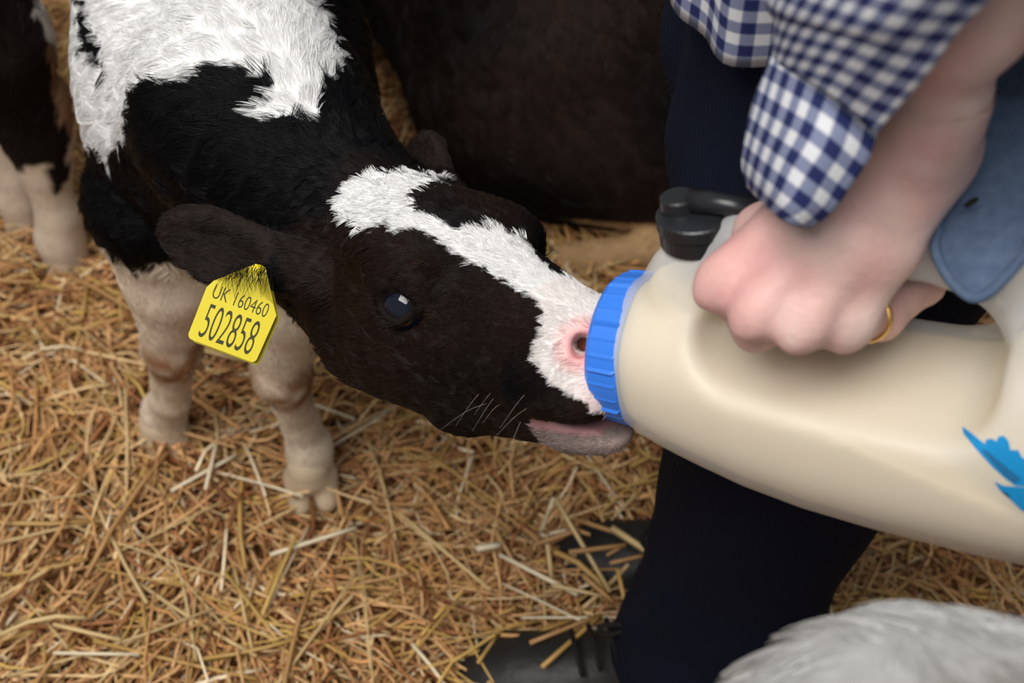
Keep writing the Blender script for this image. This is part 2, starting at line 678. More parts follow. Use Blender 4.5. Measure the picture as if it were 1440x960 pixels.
# the biggest loose stalks, each its own piece
protos = []
for i in range(12):
    V, Fq = straw_mesh(np.zeros((1, 3)), np.zeros(1), np.zeros(1), np.array([1.0]) * random.uniform(.09, .21), np.array([random.uniform(.0034, .0058)]),
                       np.array([random.gauss(0, .03)]), np.array([random.uniform(0, 1.5)]), np.array([random.uniform(.4, .85)]))
    o = mesh_obj('straw_stalk', V, Fq, M['straw_' + ('pale', 'gold', 'white', 'tan', 'pale', 'gold')[i % 6]], None, smooth=False)
    protos.append(o.data)
    bpy.data.objects.remove(o)
def stalk(mesh, p, az, tl, roll=0.):
    o = bpy.data.objects.new('straw_stalk', mesh)
    COL.objects.link(o)
    o.parent = bed
    o.location = np.asarray(p) - ploc(bed)
    o.rotation_euler = (roll, -tl, az)
def stalk_px(p1, p2, z1=.022, z2=.022, wdt=.0045, colr='pale', bow=.0):
    e = []
    for p, z_ in ((p1, z1), (p2, z2)):
        d = CF + (p[0] - 720) / FPX * CR - (p[1] - 480) / FPX * CU
        e.append(CAM + d * ((CAM[2] - z_) / -d[2]))
    dv_ = e[1] - e[0]
    V, Fq = straw_mesh(np.array([(e[0] + e[1]) / 2]), np.array([math.atan2(dv_[1], dv_[0])]), np.array([math.asin(dv_[2] / np.linalg.norm(dv_))]), np.array([np.linalg.norm(dv_)]), np.array([wdt]),
                       np.array([bow]), np.array([random.uniform(0, 1.5)]), np.array([random.uniform(.45, .8)]))
    mesh_obj('straw_stalk', V, Fq, M['straw_' + colr], bed, smooth=False)


for a_ in (((0, 616), (108, 738), .022, .022, .0042, 'gold'), ((42, 536), (150, 634), .022, .022, .0042, 'pale'), ((98, 646), (215, 622), .024, .026, .005, 'white'), ((75, 918), (196, 920), .03, .03, .0045, 'white'),
           ((0, 840), (102, 780), .024, .024, .0042, 'pale'), ((0, 892), (120, 868), .03, .034, .006, 'pale', .03), ((75, 878), (170, 900), .03, .03, .005, 'pale'), ((178, 700), (182, 755), .03, .03, .004, 'gold'),
           ((780, 700), (858, 832), .085, .05, .0052, 'pale'), ((778, 700), (757, 757), .085, .02, .0048, 'white'), ((776, 822), (850, 838), .05, .05, .0042, 'pale'), ((800, 776), (880, 766), .075, .075, .006, 'tan'),
           ((752, 765), (815, 744), .06, .07, .0055, 'tan'), ((768, 752), (776, 815), .06, .03, .006, 'pale'), ((780, 775), (860, 845), .06, .04, .007, 'gold', .03), ((868, 800), (886, 880), .08, .06, .0055, 'gold'),
           ((702, 780), (812, 836), .03, .04, .006, 'white'), ((762, 938), (846, 864), .05, .04, .0055, 'gold'), ((745, 904), (840, 866), .04, .04, .005, 'tan'), ((640, 850), (694, 960), .035, .075, .0048, 'gold', -.01),
           ((672, 932), (700, 892), .07, .05, .004, 'gold'), ((860, 742), (935, 790), .06, .06, .008, 'pale'), ((858, 792), (912, 780), .07, .07, .005, 'tan'), ((805, 728), (878, 752), .04, .05, .006, 'tan'),
           ((670, 772), (704, 766), .03, .03, .008, 'white'), ((640, 690), (720, 745), .03, .03, .006, 'tan'), ((820, 810), (862, 846), .06, .05, .006, 'tan'), ((790, 738), (830, 752), .06, .07, .005, 'tan'),
           ((560, 720), (690, 830), .03, .03, .005, 'pale'), ((330, 800), (356, 920), .03, .03, .0045, 'pale'), ((380, 780), (500, 742), .03, .03, .005, 'white'), ((240, 690), (330, 640), .03, .03, .005, 'white')):
    stalk_px(*a_)
for i in range(250):
    px, py = random.uniform(-20, 1400), random.uniform(60, 960)
    d = CF + (px - 720) / FPX * CR - (py - 480) / FPX * CU
    p = CAM + d * ((CAM[2] - .016) / -d[2])
    p[2] = FLOOR + bed_height(p[0], p[1]) + random.uniform(.034, .044)
    stalk(protos[i % 12 if random.random() < .5 else random.choice((0, 1, 3, 4, 5, 7, 9))], p, random.uniform(0, 6.28), random.gauss(0, .07), random.uniform(0, 3))


# ================================================================== CALF WITH THE BOTTLE
HM = np.array([[0.619, 0.781, -0.079], [-0.662, 0.573, 0.482], [0.422, -0.246, 0.873]])
HM = np.stack([nrm(HM[:, 0]), nrm(HM[:, 1] - (HM[:, 1] @ nrm(HM[:, 0])) * nrm(HM[:, 0])), np.zeros(3)], 1)
HM[:, 2] = np.cross(HM[:, 0], HM[:, 1])
HQ = np.array([-0.101, 0.720, 0.616])
def H(x, y, z): return HM @ np.array([x, y, z]) + HQ
def hd(x, y, z): return HM @ np.array([x, y, z], float)

K = np.array
calf_root = K([-.30, .95, 0])
EYE_R, EYE_L = H(.108, -.0445, -.049), H(.108, .0445, -.049)

head = [
    ell(H(.058, 0, -.052), (.082, .057, .056), HM, .01),
    ell(H(.012, 0, -.034), (.045, .046, .036), HM, .025),
    cap(H(.085, 0, -.046), H(.215, 0, -.066), .043, .030, .025),
    ell(H(.230, 0, -.074), (.033, .037, .030), HM, .016),
    ell(H(.222, -.018, -.088), (.036, .023, .019), HM, .014), ell(H(.222, .018, -.088), (.036, .023, .019), HM, .014),
]
for s in (-1, 1):
    head += [
        ell(H(.098, s * .041, -.030), (.034, .018, .018), HM, .018),
        cap(H(.070, s * .028, -.080), H(.195, s * .014, -.088), .036, .025, .02),
        cap(H(.035, s * .030, -.095), H(.125, s * .020, -.116), .036, .026, .02),
        cap(H(.125, s * .018, -.118), H(.215, s * .008, -.117), .024, .014, .015),
    ]
head += [ell(H(.224, 0, -.119), (.031, .022, .0125), HM, .012)]
# mouth line, nostrils, eye sockets
head += [ell(H(.252, 0, -.1060), (.040, .040, .0032), HM, .004, 'sub')]
head += [ell(H(.268, 0, -.1075), (.030, .018, .010), HM, .006, 'sub')]

def field_at(prims, p):
    v = .08
    for op, c, r, k, fn in prims:
        d = float(fn(np.asarray(p, np.float32)[None])[0])
        if op == 'sub':
            d = -d
            hh = min(1, max(0, .5 - .5 * (v - d) / k)); v = v + (d - v) * hh + k * hh * (1 - hh)
        else:
            hh = min(1, max(0, .5 + .5 * (v - d) / k)); v = v + (d - v) * hh - k * hh * (1 - hh)
    return v


# nostrils: at the muzzle surface, one either side
nd = nrm(at(818, 483, 1.0) - CAM)
t = .70
while t < 1.1 and field_at(head, CAM + nd * t) > 0: t += .0005
NOS = (CAM + nd * t - HQ) @ HM
for s in (-1, 1):
    q = K([NOS[0], -s * NOS[1], NOS[2]])
    head += [ell(H(*q), (.0050, .0080, .0095), HM, .0025, 'sub'), cap(H(*q), H(*(q + K([-.017, -s * .015, -.010]))), .0062, .0050, .0025, 'sub')]

EYES = []
for s in (-1, 1):
    out = nrm(K([.40, s * .86, .30]))
    o = K([.110, s * .050, -.052])
    t = .06
    while t > -.03 and field_at(head, H(*(o + out * t))) > 0: t -= .0005
    sf = o + out * t
    slit = K([.75, -s * .6, -.02])
    slit = nrm(slit - (slit @ out) * out)
    upv = np.cross(slit, out) * s
    upv = upv * np.sign(upv[2])
    ec = sf - out * .0090
    EYES.append((H(*ec), hd(*out), hd(*slit), hd(*upv)))
    head += [ell(H(*(sf + out * .004)), (.0175, .0175, .0175), None, .006, 'sub')]
    for sg, rad_, va in ((1, .0026, 44), (-1, .0022, 38)):
        pr = None
        for a in np.linspace(-1, 1, 11):
            hx, vx = math.tan(math.radians(56 * a)), math.tan(math.radians(sg * va * (1 - a * a)))
            q = ec + nrm(out + slit * hx + upv * vx) * .0174
            if pr is not None: head += [cap(H(*pr), H(*q), rad_, rad_, .003)]
            pr = q
    # brow fold above the eye
    head += [cap(H(*(sf + slit * -.014 + upv * .0145)), H(*(sf + slit * .012 + upv * .0150)), .005, .005, .012)]

def ear(base, tip, mid_up, width, thick, normal):
    """a leaf-shaped ear, hollow on the side of `normal`"""
    base, tip = K(base), K(tip)
    ax = nrm(tip - base)
    Ln = np.linalg.norm(tip - base)
    nn = K(normal) - (K(normal) @ ax) * ax
    R = frame(ax, nn)
    c = base + ax * Ln * .55
    return [cap(base - ax * .01, base + ax * Ln * .35, .019, .016, .012),
            ell(c, (Ln * .50, width, thick), R, .012), ell(base + ax * Ln * .70, (Ln * .31, width * .93, thick), R, .010),
            ell(c + R[:, 2] * thick * .95 + ax * .004, (Ln * .40, width * .78, thick * .8), R, .006, 'sub')]

EB_R, ET_R = at(432, 384, .965), at(236, 330, 1.0)
EARN = nrm(-CF * .85 - CU * .62)
head += ear(EB_R, ET_R, None, .0300, .0085, EARN)
EB_L, ET_L = at(618, 285, 1.02), at(580, 214, 1.10)
head += ear(EB_L, ET_L, None, .026, .0085, nrm(at(560, 200, 1.0) - at(600, 200, 1.05)))

EARS = []
for b_, t_, n_ in ((EB_R, ET_R, EARN), (EB_L, ET_L, nrm(at(560, 200, 1.0) - at(600, 200, 1.05)))):
    ax = nrm(t_ - b_)
    EARS.append((b_, ax, nrm(n_ - (n_ @ ax) * ax), np.linalg.norm(t_ - b_)))


def on_ear(P):
    m_ = np.zeros(len(P), bool)
    for b_, ax, nn, ln_ in EARS:
        r_ = P - b_
        q = r_ @ ax
        h_ = r_ @ nn
        sd_ = np.linalg.norm(r_ - q[:, None] * ax - h_[:, None] * nn, axis=1)
        m_ |= (q > .012) & (q < ln_ + .02) & (sd_ < .034) & (np.abs(h_) < .0135)
    return m_


body = []
bk = nrm(K([-.15, .985, 0]))           # towards the tail
lt = K([bk[1], -bk[0], 0]) * 1.0      # the calf's own left
lt = K([.985, .15, 0])
ch = K([-.245, .94, .47])
body += [ell(ch + K([0, .02, .0]), (.115, .12, .135), frame(lt, K([0, 0, 1])), .03),
         ell(ch + bk * .12 + K([0, 0, .045]), (.108, .13, .155), frame(lt, K([0, 0, 1])), .06)]
body += [ell(ch + bk * .30 + K([0, 0, .02]), (.104, .24, .14), frame(lt, K([0, 0, 1])), .06),
         ell(ch + bk * .55 + K([0, 0, .05]), (.112, .14, .13), frame(lt, K([0, 0, 1])), .06)]
for s in (-1, 1):     # shoulder blades
    body += [cap(ch + lt * s * .065 + bk * .02 + K([0, 0, -.02]), ch + lt * s * .055 + bk * .10 + K([0, 0, .14]), .055, .05, .04)]
# neck
body += chain([ch + K([.0, -.005, .05]), K([-.20, .835, .575]), H(.005, 0, -.062)], [.105, .080, .060], .045)
body += chain([ch + K([-.0, -.0, -.01]), K([-.185, .83, .525]), H(.04, 0, -.105)], [.085, .058, .042], .045)
# front legs
RF = [K([-.315, .912, .41]), K([-.318, .902, .325]), K([-.338, .905, .215]), K([-.362, .925, .105]), K([-.382, .945, .055]), K([-.388, .940, .000])]
LF = [K([-.185, .885, .41]), K([-.205, .872, .33]), K([-.226, .872, .215]), K([-.222, .893, .105]), K([-.217, .893, .060]), K([-.219, .882, .000])]
for lg in (RF, LF):
    body += chain(lg, [.066, .045, .0255, .0185, .0225, .026], .012)
    body += [ell(lg[2], (.027, .028, .036), None, .012)]
# hind legs
hip = ch + bk * .58
for s, fx in ((-1, .02), (1, -.05)):
    f0 = hip + lt * s * .085 + bk * (.06 + fx)
    st = K([f0[0], f0[1], .40]) - bk * .06
    hk = K([f0[0], f0[1], .255]) + bk * .05
    fo = K([f0[0], f0[1], .012]) + bk * .02
    body += chain([hip + lt * s * .06 + K([0, 0, .03]), st, hk, fo + K([0, 0, .07]), fo], [.10, .062, .026, .021, .025], .03)
    if s < 0: RH = fo
    else: LH = fo
# tail
tl = hip + bk * .13 + K([0, 0, .12])
body += chain([tl, tl + bk * .05 + K([0, 0, -.06]), tl + bk * .05 + K([0, 0, -.30])], [.02, .014, .012], .02)

allp = body + head
box_lo, box_hi = K([-.115, -.105, -.185]), K([.30, .105, .055])
fh = Field(box_lo, box_hi, .0024, HM, HQ).run(allp)
Vh, Qh = fh.mesh()
fb = Field(K([-.68, .60, -.02]), K([.02, 1.72, .84]), .0055).run(allp)
Vb, Qb = fb.mesh()
gq = (Vb - HQ) @ HM
inside = ((gq > box_lo + .010) & (gq < box_hi - .010)).all(1)
Qb = Qb[~inside[Qb].any(1)]
Vm = np.concatenate([Vh, Vb])
Qm = np.concatenate([Qh, Qb + len(Vh)])
used = np.zeros(len(Vm), bool); used[Qm.ravel()] = True
mp_ = np.cumsum(used) - 1
Vm = Vm[used]; Qm = mp_[Qm]
Nm = vnormals(Vm, Qm)

BLAZE = [(482, 300), (484, 282), (497, 262), (520, 249), (560, 243), (600, 247), (640, 259), (606, 262), (586, 278), (590, 297), (612, 306), (645, 322), (672, 318), (700, 323),
         (734, 334), (752, 352), (762, 372), (790, 388), (850, 415), (900, 430), (900, 560), (848, 585), (826, 572), (790, 548), (760, 522), (750, 500), (756, 470), (768, 440), (748, 415), (716, 398),
         (690, 380), (665, 366), (640, 352), (612, 338), (580, 326), (548, 318), (512, 322), (498, 308)]
WHITE = [(-100, -400), (-100, 150), (112, 165), (114, 200), (124, 208), (140, 206), (147, 228), (158, 215), (166, 196), (176, 200), (179, 160), (184, 132), (196, 114), (212, 107), (232, 113), (248, 108), (263, 118),
         (282, 97), (302, 89), (322, 96), (344, 92), (362, 104), (376, 97), (388, 116), (386, 140), (360, 150), (366, 168), (396, 168), (420, 164), (446, 168), (448, 134), (462, 112),
         (482, 96), (466, 40), (440, 0), (420, -400)]
STRIPE = [(112, -60), (122, -60), (126, 30), (140, 60), (152, 100), (152, 118), (143, 110), (130, 78), (116, 58), (112, 40)]
WHITEC = np.array([.80, .79, .775])
BLACKC = np.array([.0024, .0024, .0029])
BROWNC = np.array([.0155, .0080, .0052])
TANC = np.array([.70, .585, .45])


def calf_color(P, n=None):
    uv, d = proj(P)
    jit = np.stack([noise3(P, 55, 3), noise3(P, 55, 4)], -1) * 3 + np.stack([noise3(P, 130, 5), noise3(P, 130, 6)], -1) * 2
    uv = uv + jit
    g_ = (P - HQ) @ HM
    ish = (g_[:, 0] > .0 + .25 * np.maximum(0, -g_[:, 2] - .05)) & (np.abs(g_[:, 1]) < .075) & (g_[:, 2] > -.16) & (g_[:, 2] < .05)
    ise = on_ear(P)
    ish &= ~ise
    c = np.tile(BLACKC, (len(P), 1))
    # body: the white saddle reaches over the withers
    white = inpoly(uv, WHITE) & ~inpoly(uv, STRIPE) & ~ish & ~ise & (P[:, 2] > .34)
    c[white] = WHITEC
    bel = (P[:, 1] > 1.12) & (P[:, 2] < .40)
    c[bel & ~ish] = WHITEC * .95
    # legs: cream with rust-tinted knees
    leg = (P[:, 2] < .392 + .008 * noise3(P, 14, 8)) & (P[:, 1] < 1.1) & ~ish
    leg |= (P[:, 2] < .27) & (P[:, 1] >= 1.1)
    c[leg] = TANC
    kn = leg & (P[:, 1] < 1.1)
    wgt = np.exp(-((P[:, 2] - .205) / .035) ** 2) * np.clip(.75 + .5 * noise3(P, 25, 9), 0, 1)
    wgt = np.clip(wgt * 1.25, 0, .9)[:, None]
    c[kn] = (c * (1 - wgt) + np.array([.27, .115, .036]) * wgt)[kn]
    # head
    br = np.clip(.55 + .7 * noise3(P, 9, 11), 0, 1)[:, None]
    hb = BLACKC * 1.2 * (1 - br) + BROWNC * br
    c[ish] = hb[ish]
    ri = (g_[:, 1] < .01) & (g_[:, 2] < -.012)
    rim = ish & ri & (g_[:, 0] < .2)
    c[rim] = (hb * .5 + BROWNC * .5)[rim]
    vis = ish & inpoly(uv, BLAZE) & (g_[:, 2] > -.105) & ((g_[:, 0] > .185) | (g_[:, 2] > -.065)) 
    if n is not None: vis &= ((CAM - P) * n).sum(1) > -.05
    # the far side of the muzzle is white too, as on the near side
    far = ish & (g_[:, 1] > .0) & (g_[:, 0] > .20) & (g_[:, 2] > -.105)
    c[vis | far] = WHITEC
    pk = np.clip(1 - np.linalg.norm((g_ - np.array([.252, -.022, -.050])) / np.array([.022, .024, .022]), axis=1), 0, 1)
    pk2 = np.clip(1 - np.linalg.norm((g_ - np.array([.268, .0, -.075])) / np.array([.024, .05, .030]), axis=1), 0, 1)
    pk = np.clip(np.maximum(2.0 * pk, 1.1 * pk2), 0, 1)[:, None]
    c = np.where((ish & (vis | far))[:, None], c * (1 - pk) + np.array([.76, .36, .345]) * pk, c)
    for s_ in (-1, 1):
        ns_ = ish & (np.linalg.norm((g_ - np.array([NOS[0], -s_ * NOS[1], NOS[2]])) / np.array([.0058, .010, .0095]), axis=1) < 1)
        c[ns_] = np.array([.72, .33, .315])
    blush = ish & (vis | far) & (g_[:, 0] > .2)
    c[blush] = c[blush] * np.array([1.0, .95, .935])
    chin = ish & (g_[:, 2] < -.106) & (g_[:, 0] > .209 + .006 * noise3(P, 40, 77))
    c[chin] = np.array([.27, .205, .185])
    lipin = chin & (g_[:, 2] > -.114)
    c[lipin] = np.array([.42, .22, .225])
    for ec, eo, es, eu in EYES:
        q = P - (ec + eo * .009)
        g2 = np.exp(-(((q @ es) / .017) ** 2 + ((q @ eu) / .0145) ** 2) ** 2)[:, None] * (np.abs(q @ eo) < .02)[:, None]
        c = c * (1 - g2) + np.array([.008, .0062, .0058]) * g2
    # ears
    c[ise] = BROWNC * .9 + .007
    return c


colm = calf_color(Vm, Nm)
gq = (Vm - HQ) @ HM
ishead = (gq[:, 0] > -.02) & (np.abs(gq[:, 1]) < .08) & (gq[:, 2] > -.17) & (gq[:, 2] < .06)
# hair flow
flow = np.tile(bk * .5 + K([0, 0, -.75]), (len(Vm), 1))
nk0, nk1 = H(0, 0, -.06), ch + K([0, 0, .05])
onneck = (~ishead) & (Vm[:, 1] < .93) & (Vm[:, 2] > .42)
flow[onneck] = nrm(nk1 - nk0) * .7 + K([-.1, -.1, -.55])
hf = np.zeros((len(Vm), 3))
hf[:, 0] = -.9
hf[:, 1] = gq[:, 1] * 9
hf[:, 2] = -.25
hf = hf @ HM.T
flow[ishead] = hf[ishead]
legv = (Vm[:, 2] < .375) & ~ishead
flow[legv] = K([0, 0, -1])
isear = on_ear(Vm)
for b_, ax, nn, ln_ in EARS:
    m_ = isear & (np.linalg.norm(Vm - b_ - ax * ln_ * .5, axis=1) < .09)
    flow[m_] = ax
length = np.full(len(Vm), .017)
length[onneck] = .015
length[legv] = .0065
hl = np.interp(gq[:, 0], [-.02, .05, .12, .2, .25], [.014, .012, .0085, .0060, .004])
length[ishead] = hl[ishead]
length[isear] = .008
wgt = np.ones(len(Vm))
wgt[ishead] = 6.0
wgt[isear] = 2.2
wgt[legv] = .9
wgt[Vm[:, 1] > 1.15] *= .45
# none on the eyeball opening, the nostrils, lips
for ec, eo, es, eu in EYES:
    q = Vm - (ec + eo * .0090)
    wgt[((q @ es / .0150) ** 2 + (q @ eu / .0125) ** 2 < 1) & (q @ eo > -.02)] = 0
nose = ishead & (gq[:, 0] > .252)
wgt[nose] *= .1
wgt[ishead & (gq[:, 0] > .185) & (gq[:, 2] < -.100) & (gq[:, 2] > -.113)] = 0
for s_ in (-1, 1):
    wgt[np.linalg.norm(gq - np.array([NOS[0], -s_ * NOS[1], NOS[2]]), axis=1) < .0110] = 0

calf = empty('calf', calf_root, 'black and white calf with a white blaze sucking on the feeding bottle', 'calf')
mesh_obj('body', Vm, Qm, M['skin_coat'], calf, col=colm)
fur('fur', calf, Vm, Qm, Nm, colm, flow, length, 430000, rad=.00019, lift=.42, clump=.55, seed=3, weight=wgt, colfn=calf_color)


def uvsphere(c, r, nu=28, nv=18, R=None):
    V, Fq = [], []
    R = np.eye(3) if R is None else R
    for j in range(nv + 1):
        th = math.pi * j / nv
        for i in range(nu):
            ph = 2 * math.pi * i / nu
            V.append(K(c) + R @ (K([math.sin(th) * math.cos(ph), math.sin(th) * math.sin(ph), math.cos(th)]) * K(r)))
    for j in range(nv):
        for i in range(nu):
            i2 = (i + 1) % nu
            Fq.append((j * nu + i, (j + 1) * nu + i, (j + 1) * nu + i2, j * nu + i2))
    return np.array(V), np.array(Fq)


for ec, eo, es, eu in EYES:
    V, Fq = uvsphere(ec, (.0172, .0172, .0172), R=HM)
    mesh_obj('eye', V, Fq, M['eye'], calf)


def hooves(parent, feet, fwd, color=None, scale=1.0):
    fwd = nrm(K([fwd[0], fwd[1], 0]))
    sd = K([-fwd[1], fwd[0], 0])
    for f in feet:
        pr = []
        for s in (-1, 1):
            pr += [cap(f + sd * s * .013 * scale + K([0, 0, .020]), f + sd * s * .014 * scale + fwd * .022 * scale + K([0, 0, .002]), .0175 * scale, .0130 * scale, .003)]
        pr += [cap(f + K([0, 0, .030]), f + K([0, 0, .04]), .026 * scale, .024 * scale, .006)]
        F_ = Field(f - .06, f + .07, .004).run(pr)
        V, Q_ = F_.mesh()
        V[:, 2] = np.maximum(V[:, 2], f[2] - .016)
        mesh_obj('hoof', V, Q_, M['hoof'], parent)


hooves(calf, [RF[-1], LF[-1], RH, LH], -bk)

# whiskers and lashes as fine hair strands
def strands(name, parent, lines, rad, color):
    npt = 6
    cu = bpy.data.hair_curves.new(name)
    cu.add_curves([npt] * len(lines))
    P = np.array([catmull(l, npt) for l in lines]) - ploc(parent)
    cu.attributes['position'].data.foreach_set('vector', P.astype(np.float32).ravel())
    ra = cu.attributes.get('radius') or cu.attributes.new('radius', 'FLOAT', 'POINT')
    ra.data.foreach_set('value', np.tile(rad * np.linspace(1, .3, npt), len(lines)).astype(np.float32))
    ca = cu.attributes.new('col', 'FLOAT_COLOR', 'CURVE')
    ca.data.foreach_set('color', np.tile(np.array([*color, 1], np.float32), len(lines)))
    cu.materials.append(M['fur'])
    o = bpy.data.objects.new(name, cu)
    COL.objects.link(o)
    o.parent = parent
    return o


lines = []
for i in range(16):
    s = -1 if i % 2 else 1
    p = H(random.uniform(.165, .225), s * random.uniform(.032, .036), random.uniform(-.112, -.080))
    o1 = hd(random.uniform(-.3, .4), s * .9, random.uniform(-.9, -.2))
    q = p + nrm(o1) * random.uniform(.015, .035)
    lines.append([p, (p + q) / 2 + hd(0, 0, .002), q + hd(-.004, 0, -.004)])
strands('whiskers', calf, lines, .00011, (.30, .26, .23))
lines = []
for ec, eo, es, eu in EYES:
    for i in range(40):
        a = random.uniform(-1, .9)
        p = ec + nrm(eo + es * math.tan(math.radians(50 * a)) + eu * math.tan(math.radians(36 * (1 - a * a)))) * .0185
        q = p + es * a * .004 + eo * .008 + eu * random.uniform(-.001, .003)
        lines.append([p, p + (q - p) * .6 - eu * .0015, q])
strands('eyelashes', calf, lines, .0002, (.01, .008, .007))

lines = []
for i in range(80):
    px_, py_ = random.uniform(318, 390), random.uniform(368, 392)
    p = at(px_, py_, .948)
    q = at(px_ + random.uniform(-22, 8), py_ + random.uniform(16, 34), .941)
    lines.append([p, (p + q) / 2 - CF * .003, q])
strands('ear_hair', calf, lines, .00022, (.006, .0045, .004))

# ------------------------------------------------------------------ ear tag
TAGD = .955
et = empty('ear_tag', at(335, 430, TAGD), 'yellow plastic numbered identification tag in the ear of the drinking calf', 'ear tag')
tx = nrm(at(383, 437, TAGD) - at(291, 402, TAGD - .006))
ty = nrm(at(283, 432, TAGD) - at(291, 402, TAGD)) * -1
TR = frame(tx, nrm(CAM - at(335, 430, TAGD)))   # x along the text, y up the tag, z out
TO = at(327, 455, TAGD - .004)
def tagplate(name, off, th, parent):
    W, Hh = .0235, .0195
    out = [(-W - .001, -Hh), (W, -Hh), (W + .0015, Hh * .80), (W * .86, Hh * 1.12), (W * .45, Hh * 1.30), (.0085, Hh * 1.75), (.0085, Hh * 2.05), (.007, Hh * 2.2), (.000, Hh * 2.2), (-.0025, Hh * 2.05),
           (-.0025, Hh * 1.75), (-W * .55, Hh * 1.32), (-W * .92, Hh * 1.15), (-W - .001, Hh * .85)]
    # round the two lower corners
    rr, pts = .0035, []
    for i, p in enumerate(out):
        if i in (0, 1):
            sx = -1 if i == 0 else 1
            c = K([p[0] - sx * rr, p[1] + rr])
            for a in np.linspace(0, 1, 5):
                an = (math.pi + a * math.pi / 2) if i == 0 else (1.5 * math.pi + a * math.pi / 2)
                pts.append(c + rr * K([math.cos(an), math.sin(an)]))
        else: pts.append(K(p))
    pts = np.array(pts)
    n_ = len(pts)
    V = []
    for zz in (th / 2, -th / 2):
        for p in pts:
            q = K([p[0] + off[0], p[1] + off[1], zz + off[2]])
            V.append(TO + TR @ q)
    bm = bmesh.new()
    vs = [bm.verts.new(v_) for v_ in V]
    fs = [bm.faces.new(vs[:n_]), bm.faces.new(vs[n_:][::-1])]
    for i in range(n_): bm.faces.new((vs[i], vs[i + n_], vs[(i + 1) % n_ + n_], vs[(i + 1) % n_]))
    bmesh.ops.triangulate(bm, faces=fs, ngon_method='EAR_CLIP')
    bm.verts.index_update()
    Fq = [tuple(v_.index for v_ in f.verts) for f in bm.faces]
    bm.free()
    return mesh_obj(name, V, Fq, M['tag'], parent, smooth=False)
tagplate('front_panel', (0, 0, 0), .0018, et)
tagplate('back_panel', (.0026, -.0012, -.0075), .0018, et)
def tagtext(txt, x, y, size, sx):
    cu = bpy.data.curves.new('lettering', 'FONT')
    cu.body = txt
    cu.size = size
    cu.align_x = 'CENTER'
    cu.extrude = .00008
    cu.offset = -.0028 * size / .029 * .1
    o = bpy.data.objects.new('lettering', cu)
    COL.objects.link(o)
    dg = bpy.context.evaluated_depsgraph_get()
    me = bpy.data.meshes.new_from_object(o.evaluated_get(dg))
    bpy.data.objects.remove(o)
    o = bpy.data.objects.new('lettering', me)
    me.name = 'lettering'
    me.materials.clear()
    me.materials.append(M['ink'])
    COL.objects.link(o)
    V = np.zeros(len(me.vertices) * 3)
    me.vertices.foreach_get('co', V)
    V = V.reshape(-1, 3) * K([sx, 1, 1]) + K([x, y, .0011])
    V = V @ TR.T + TO - ploc(et)
    me.vertices.foreach_set('co', V.astype(np.float32).ravel())
    me.update()
    o.parent = et
    return o
tagtext('502858', -.0004, -.0158, .0345, .365)
tagtext('UK 160460', -.0004, .0115, .0140, .60)
V, Fq = tube([TO + TR @ K([.0035, .040, -.012]), TO + TR @ K([.0035, .040, .0018])], [.0040, .0036], 14)
mesh_obj('rivet', V, Fq, M['tag'], et)

# ================================================================== FEEDING BOTTLE
BA = nrm(.878 * CR - .151 * CU - .454 * CF)        # cap -> base
v = .75 * CU - .65 * CF
BU = nrm(v - (v @ BA) * BA)                          # towards the handle
BW = np.cross(BA, BU)                                # towards the camera side
B0 = at(905, 491, .83)
BR = np.stack([BA, BU, BW], 1)
def B(s, u=0, w_=0): return B0 + BA * s + BU * u + BW * w_

PS = np.array([-.004, .000, .010, .025, .045, .075, .110, .150, .200, .282, .296, .304])
PR = np.array([.0405, .0420, .0465, .0510, .0560, .0625, .0675, .0705, .0725, .0725, .068, .055])
def bottle_field(inset):
    def body_fn(P):
        q = (P - B0.astype(np.float32)) @ BR.astype(np.float32)
        s, u, w_ = q[..., 0], q[..., 1], q[..., 2]
        r = np.interp(s, PS, PR).astype(np.float32) - inset
        rad = (np.abs(u) ** 2.4 + np.abs(w_) ** 2.4) ** (1 / 2.4)
        d = (rad - r) * .93
        return np.maximum(d, np.maximum(-.006 + inset - s, s - .304 + inset))
    pr = [('add', B(.14), .20, .004, body_fn)]
    # hollow under the handle
    pr += [rbox(B(.129, .092, 0), (.080 + inset, .066 + inset, .12), .026, BR, .009, 'sub')]
    pr += [rbox(B(.129, .075, -.097), (.070 + inset, .088 + inset, .058 + inset), .03, BR, .012, 'sub')]
    hr = .0135 - inset
    pr += chain([B(.018, .034), B(.034, .056), B(.068, .0840), B(.120, .0895), B(.185, .0890), B(.222, .070), B(.245, .03)], [.020 - inset, .0195 - inset, hr, hr - .001, hr - .001, .020 - inset, .03], .014)
    return pr
fbt = Field(K([-.012, -.085, -.085]), K([.32, .130, .085]), .0026, BR, B0)
fbt.run(bottle_field(0.0))
Vj, Qj = fbt.mesh()
bottle = empty('feeding_bottle', B(.14), 'large translucent white feeding bottle with moulded handle and ribbed blue cap', 'bottle')
mesh_obj('jug', Vj, Qj, M['poly'], bottle)
# milk inside, with its level surface
fm = Field(K([-.012, -.085, -.085]), K([.32, .130, .085]), .0034, BR, B0)
fm.run(bottle_field(.0045))
from mathutils.bvhtree import BVHTree
bvh = BVHTree.FromPolygons([Vector(p) for p in Vj], [tuple(map(int, q)) for q in Qj])
MILKZ = bvh.ray_cast(Vector(CAM), Vector(nrm(at(1290, 680, 1.0) - CAM)))[0].z
idx = np.stack(np.meshgrid(*[fm.lo[k] + fm.h * np.arange(fm.n[k]) for k in range(3)], indexing='ij'), -1)
zz = (idx @ BR.T + B0)[..., 2]
fm.v = np.maximum(fm.v, (zz - MILKZ).astype(np.float32))
Vk, Qk = fm.mesh()
mesh_obj('milk', Vk, Qk, M['milk'], bottle)

